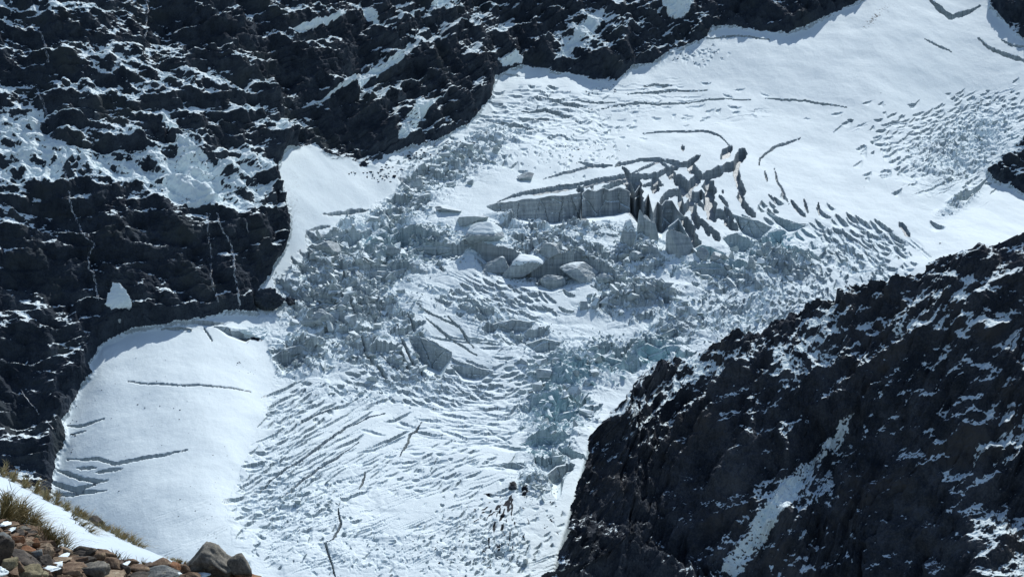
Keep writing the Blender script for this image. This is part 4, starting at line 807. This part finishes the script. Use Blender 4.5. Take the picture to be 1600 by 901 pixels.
# stones
def mat_stone(name, a, b2, lich):
    m, nt, b = mat(name); n = N(nt); tc_ = n('TexCoord'); v_ = tc_.outputs['Object']
    c = n.mix(n.step(n.noise(5, 6, .7, v_), .35, .65), a, b2); c = n.mix(n.step(n.noise(9, 5, .65, v_, .4), .58, .68), c, lich)
    c = n.mix(n.math('MULTIPLY', n.step(n.noise(30, 4, .7, v_), .45, .7), .6), c, tuple(x * .45 for x in a))
    nt.links.new(c, b.inputs['Base Color']); b.inputs['Roughness'].default_value = .85; b.inputs['Specular IOR Level'].default_value = .12
    bp = n('Bump', {'Strength': .8, 'Distance': .03, 'Height': n.noise(14, 7, .7, v_)}); nt.links.new(bp.outputs[0], b.inputs['Normal']); return m
MS = {'grey': mat_stone('grey_stone', (0.112, 0.111, 0.098), (0.262, 0.250, 0.213), (0.354, 0.326, 0.230)), 'dark': mat_stone('dark_stone', (0.046, 0.043, 0.039), (0.131, 0.115, 0.098), (0.183, 0.150, 0.115)), 'brown': mat_stone('brown_stone', (0.112, 0.076, 0.052), (0.249, 0.182, 0.126), (0.314, 0.250, 0.161)),
      'tan': mat_stone('tan_stone', (0.197, 0.150, 0.104), (0.407, 0.326, 0.230), (0.472, 0.413, 0.299)), 'rust': mat_stone('rust_stone', (0.183, 0.087, 0.046), (0.354, 0.201, 0.115), (0.288, 0.213, 0.138)), 'blue': mat_stone('blue_grey_stone', (0.092, 0.106, 0.110), (0.223, 0.238, 0.230), (0.288, 0.275, 0.218)), 'olive': mat_stone('lichen_stone', (0.171, 0.157, 0.098), (0.367, 0.326, 0.207), (0.472, 0.438, 0.288))}
def stone(u, v, w_, h_, rot, col, label, seed, deep=.8, name='rock'):
    p = near(u, v + h_ * .42); px = PXM(p); P, F_ = lump(1000 + seed * 7, 13, .13 if w_ > 90 else .085, ICO5 if w_ > 60 else ICO4, False, .5)
    if w_ > 90: P[:, 2] = (P[:, 2] + 1) * np.interp(P[:, 0], [-1, -.55, -.2, .05, .35, 1], [.45, .8, 1.12, 1.05, .78, .42]) - 1
    sc = np.array([w_ * px / 2, max(w_, h_) * deep * px / 2, h_ * px / 2]); P = P * sc
    a = R(-rot); P = np.stack([P[:, 0] * math.cos(a) - P[:, 2] * math.sin(a), P[:, 1], P[:, 0] * math.sin(a) + P[:, 2] * math.cos(a)], -1)
    d = np.array(ray(u, v)); t_ = p[1] / d[1]; c_ = d * t_ * (1 - .002)
    o = obj(name, mesh_from(name, P, F_, MS[col], None, True), None, tuple(c_)); tag(o, label, 'rock')
    return o
ST = [(2,860,40,50,0,'dark','big dark boulder with a pale blue top at the left picture edge'),(4,843,32,20,8,'blue','pale blue grey slab lying on the big dark boulder'),(62,834,64,11,32,'brown','long thin tilted slab below the longest tussock'),(37,874,58,15,30,'dark','long dark slab leaning against the big dark boulder'),
 (13,884,25,24,0,'olive','pale lichen covered stone under the long dark slab'),(31,887,19,22,0,'brown','round brown stone right of the pale lichen stone'),(46,895,40,24,0,'olive','wide pale stone at the bottom edge below the dark slab'),(26,843,26,18,10,'rust','reddish stone right of the pale blue grey slab'),(42,860,26,13,5,'rust','flat orange stone in the middle of the heap'),
 (40,847,24,10,15,'tan','small tan slab on top of the orange stone'),(55,867,26,16,-10,'blue','grey green stone between orange and dark brown stones'),(57,848,14,16,0,'rust','small upright reddish stone under the thin tilted slab'),(71,853,22,12,12,'tan','sandy stone below the end of the thin tilted slab'),(65,876,32,20,0,'dark','dark brown block in the centre of the heap'),
 (77,864,16,20,-20,'tan','narrow tan stone standing on edge'),(45,834,24,12,0,'dark','dark stone tucked under the thin tilted slab'),(55,839,16,11,0,'olive','yellowish lumpy stone under the tilted slab'),(10,822,40,12,0,'brown','brown flat stone below the longest tussock by the snow scrap'),(27,832,26,12,5,'dark','dark flat stone between the brown flat stone and reddish stone'),(38,826,22,8,0,'grey','thin grey flake under the longest tussock'),
 (90,861,18,10,0,'dark','dark pebble sized stone left of the tan orange stone'),(103,860,20,12,8,'tan','tan orange stone below the sparse tussock'),(131,861,38,20,-4,'dark','dark peaked stone on the snow edge'),(121,867,24,14,0,'dark','dark round stone under the peaked stone'),(95,873,34,8,-8,'tan','flat tan slab right of the dark brown block'),(146,868,36,16,6,'brown','brown grey stone right of the peaked stone'),
 (166,866,32,14,14,'brown','flat brown slab along the snow edge'),(105,879,34,9,0,'brown','thin brown slab above the snow scraps'),(130,876,36,11,4,'dark','dark thin slab in the middle of the heap'),(112,885,44,8,0,'brown','long low slab right of the snow scraps'),(88,893,20,16,0,'dark','dark block below the larger snow scrap'),(110,895,36,16,0,'brown','dark brown block at the bottom edge'),(146,888,48,24,8,'grey','broad grey stone with flat faces'),
 (174,880,34,18,20,'brown','reddish brown stone right of the broad grey stone'),(166,897,54,12,6,'tan','long grey tan slab at the bottom edge'),(192,888,24,18,10,'dark','dark stone left of the small brown stones'),(206,878,24,12,0,'brown','brown stone at the snow edge before the dip'),(216,889,36,14,8,'brown','low brown stone left of the blue grey slab'),(246,895,70,18,-4,'blue','long blue grey slab at the bottom edge'),
 (252,881,44,18,0,'brown','brown stone left of the largest boulder'),(272,887,26,16,10,'rust','reddish stone touching the largest boulder'),(300,897,32,10,0,'brown','small brown stone under the largest boulder'),(346,897,54,12,0,'rust','rusty ledge at the foot of the largest boulder'),(376,886,46,40,26,'grey','grey slab leaning on the right side of the largest boulder'),(333,880,104,64,0,'grey','largest grey boulder with a blunt peak beside the glacier'),(388,900,40,10,5,'rust','low reddish stone right of the largest boulder'),
 (150,814,22,14,24,'dark','brown rock poking from the crest of the snow bank'),(60,898,30,14,0,'olive','pale stone at the bottom left of the dark block'),(215,900,34,10,0,'dark','dark stone at the bottom edge left of the blue grey slab'),(288,889,20,18,0,'brown','brown stone wedged under the left side of the largest boulder'),(75,895,18,16,0,'brown','brown stone between pale stone and dark block')]
for k, (u, v, w_, h_, r_, col, lb) in enumerate(ST): stone(u, v, w_, h_, r_, col, lb, k, .75, 'boulder' if w_ > 90 else 'rock')
# small stones and chips between them
q_v, q_f, bs = [], [], 0
D3, F3 = ico(2)
for k in range(900):
    u = rng.uniform(-60, 420); v = np.interp(u, RL[:, 0], RL[:, 1]) + 3 + abs(rng.normal(0, 40)); p_ = near(u, v); s_ = float(np.clip(rng.lognormal(-2.6, .5), .02, .16))
    Vp, Fp = PRO[rng.integers(len(PRO))]; an = rng.uniform(0, 6.28); v_ = Vp * s_ * np.array([rng.uniform(.8, 1.8), 1, rng.uniform(.4, .9)]) * 1.6; v_ = np.stack([v_[:, 0] * math.cos(an) - v_[:, 1] * math.sin(an), v_[:, 0] * math.sin(an) + v_[:, 1] * math.cos(an), v_[:, 2]], -1)
    q_v.append(v_ + p_); q_f.append(Fp + bs); bs += len(v_)
o = obj('gravel', mesh_from('gravel', np.concatenate(q_v), np.concatenate(q_f), MS['brown'])); tag(o, 'loose brown gravel and chips filling gaps between the near stones', 'gravel', kind='stuff')
# scraps of snow among the stones
for k, (u, v, w_, h_, lb) in enumerate([(5,818,24,7,'scrap of snow below the longest tussock at the left edge'),(17,826,12,5,'tiny snow scrap on the dark flat stone'),(90,880,20,5,'thin snow scrap above the larger one between the stones'),(80,888,28,9,'larger snow scrap between dark block and brown slabs'),(276,897,14,8,'snow scrap at the bottom edge left of the boulder foot'),(317,897,24,7,'snow scrap under the largest boulder'),(-2,893,26,22,'snow patch in the bottom corner by the pale stone'),(197,880,10,4,'tiny snow scrap by the small brown stones'),(100,867,16,3,'sliver of snow on the flat tan slab')]):
    p = near(u, v + h_ * .4); px = PXM(p); P, F_ = lump(3000 + k, 14, .22, ICO4, False, .6); P = P * np.array([w_ * px / 2, .16, h_ * px * .36]); d = np.array(ray(u, v)); c_ = d * (p[1] / d[1]) * .985
    o = obj('snow_patch', mesh_from('snow_patch', P, F_, M_SN, None, True), None, tuple(c_)); tag(o, lb, 'snow patch')

# tussocks
m, nt, b = mat('tussock_blades'); n = N(nt)
c_ = n.mix(n.step(n.attr('tone'), .0, .5), (.045, .050, .018), (.17, .14, .055)); c_ = n.mix(n.step(n.attr('tone'), .55, 1.0), c_, (.42, .33, .16))
nt.links.new(c_, b.inputs['Base Color']); b.inputs['Roughness'].default_value = .6; M_TU = m
def tussock(u, v, w_, h_, lean, nb_, label, seed, tone=.4, name='tussock'):
    r = np.random.default_rng(seed); p = near(u, v); px = PXM(p); vs_, fs_, ts_ = [], [], []; SEG = 6; bs = 0
    for k in range(nb_):
        bx_ = r.normal(0, .30) * w_ * px; by_ = r.normal(0, .25) * w_ * px; q0 = near(u + bx_ / px, v) - p if abs(bx_) > .05 else np.zeros(3)
        L = h_ * px * r.uniform(.6, 1.4); az = r.uniform(0, 6.28); out = abs(r.normal(.35, .25)) ; wd = r.uniform(.003, .007); tn = np.clip(r.normal(tone, .26), 0, 1)
        dirx, diry = math.cos(az) * out + lean + .5 * bx_ / (w_ * px), math.sin(az) * out; s_ = np.linspace(0, 1, SEG + 1)
        hx = L * dirx * (s_ + .5 * s_ ** 2.2) ; hy = L * diry * (s_ + .5 * s_ ** 2.2); hz_ = L * (s_ - (.25 + .45 * abs(dirx)) * s_ ** 2.3) * .95
        w2 = wd * (1 - s_ ** 1.6) + .0008; sx_, sy_ = -math.sin(az * 1.7), .4
        L1 = np.stack([q0[0] + bx_ * 0 + hx - w2, by_ + hy, q0[2] + hz_ - .04], -1); L2 = L1 + np.stack([2 * w2, w2 * sy_, 0 * w2], -1)
        vv_ = np.stack([L1, L2], 1).reshape(-1, 3); f_ = grid_faces(SEG + 1, 2) + bs; bs += len(vv_); vs_.append(vv_); fs_.append(f_); ts_.append(np.clip(np.repeat(tn + .35 * s_ - .12, 2), 0, 1))
    o = obj(name, mesh_from(name, np.concatenate(vs_), np.concatenate(fs_), M_TU, {'tone': np.concatenate(ts_)}, True), None, tuple(p)); tag(o, label, 'tussock'); return o
for k, a in enumerate([(6,813,44,34,.15,420,'dense olive tussock at the left edge above the stones',.35),(30,816,44,32,.3,420,'dense tussock above the thin tilted slab',.38),(52,826,36,28,.55,300,'spreading tussock at the upper end of the tilted slab',.4),(70,842,30,30,.45,180,'tussock of grey green blades beside the slab',.3),(86,850,26,30,.4,110,'thin tussock over the lower end of the tilted slab',.35),(102,856,30,24,.5,60,'sparse wispy tussock by the tan orange stone',.4),
      (6,781,24,18,.9,90,'lone wispy tussock in the upper snow at the left edge',.55),(4,744,26,13,.5,200,'golden tussock on the crest at the left edge',.6),(20,752,24,12,.5,200,'golden tussock on the crest beside the first',.62),(38,761,24,13,.5,200,'golden crest tussock above the lone wispy one',.55),(55,770,24,13,.5,200,'brown crest tussock in front of the dark cliff foot',.5),(72,780,24,13,.5,200,'olive crest tussock below the cliff corner',.5),(88,788,24,12,.5,180,'olive crest tussock where the bank dips',.5),(104,797,22,11,.5,160,'low golden crest tussock left of the gap',.55),(118,804,16,9,.5,120,'last low tussock of the crest row',.5),
      (130,806,24,16,.3,220,'bushy tussock behind the crest rock',.5),(114,812,18,12,.8,90,'dark wispy tussock at the snow fold',.3),(128,822,20,14,.9,120,'tussock leaning down along the snow fold',.35),(140,833,18,13,1.0,100,'lowest drooping tussock of the snow fold',.5),
      (167,826,24,14,.3,180,'olive tussock right of the crest rock',.5),(194,840,28,16,.3,240,'round golden tussock on the lower crest',.58),(213,851,18,10,.7,120,'low drooping tussock at the end of the round golden one',.5),(268,872,14,8,.2,90,'small yellow tussock left of the largest boulder',.7),(281,876,14,11,.2,120,'yellow tussock against the largest boulder',.65),
      (184,872,22,20,.2,26,'few dry stalks above the flat brown slab',.45),(196,876,16,16,.3,18,'single dry sprig before the dip',.45),(224,880,14,16,.1,20,'dry stalks beside the brown stone left of the boulder',.45)]):
    u, v, w_, h_, ln, nb_, lb, tn = a; tussock(u, v, w_, h_, ln, int(nb_ * 1.2), lb, 700 + k, min(1, tn + .14))
# ---------------------------------------------------------------- daylight
SUN_EL, SUN_AZ = 48.0, 27.0          # sun beyond the mountain, a little to the side of the view (degrees from +Y towards +X)
w = bpy.data.worlds.new('World'); scene.world = w; w.use_nodes = True
nt = w.node_tree; nt.nodes.clear(); n = N(nt)
sky = nt.nodes.new('ShaderNodeTexSky'); sky.sky_type = 'NISHITA'; sky.sun_disc = False; sky.sun_elevation = R(SUN_EL); sky.sun_rotation = R(SUN_AZ); sky.altitude = 1800; sky.ozone_density = .4; sky.dust_density = 1.6
bg = nt.nodes.new('ShaderNodeBackground'); bg.inputs[1].default_value = .135; out = nt.nodes.new('ShaderNodeOutputWorld')
nt.links.new(sky.outputs[0], bg.inputs[0]); nt.links.new(bg.outputs[0], out.inputs[0])
sd = bpy.data.lights.new('sun', 'SUN'); sd.energy = 4.3; sd.angle = R(.5); sd.color = (1.0, .985, .965)
so = bpy.data.objects.new('sun', sd); C.objects.link(so); so.location = (0, 0, 300)
so.rotation_euler = (R(90 - SUN_EL), 0, R(180 - SUN_AZ)); so.rotation_euler = (-R(90 - SUN_EL), 0, -R(SUN_AZ))
scene.view_settings.view_transform = 'Standard'; scene.view_settings.look = 'None'; scene.view_settings.gamma = 1; scene.view_settings.exposure = -0.09
scene.view_settings.use_curve_mapping = False
scene.cycles.max_bounces = 6; scene.cycles.diffuse_bounces = 4
print('done', round(time.time() - T0, 1))
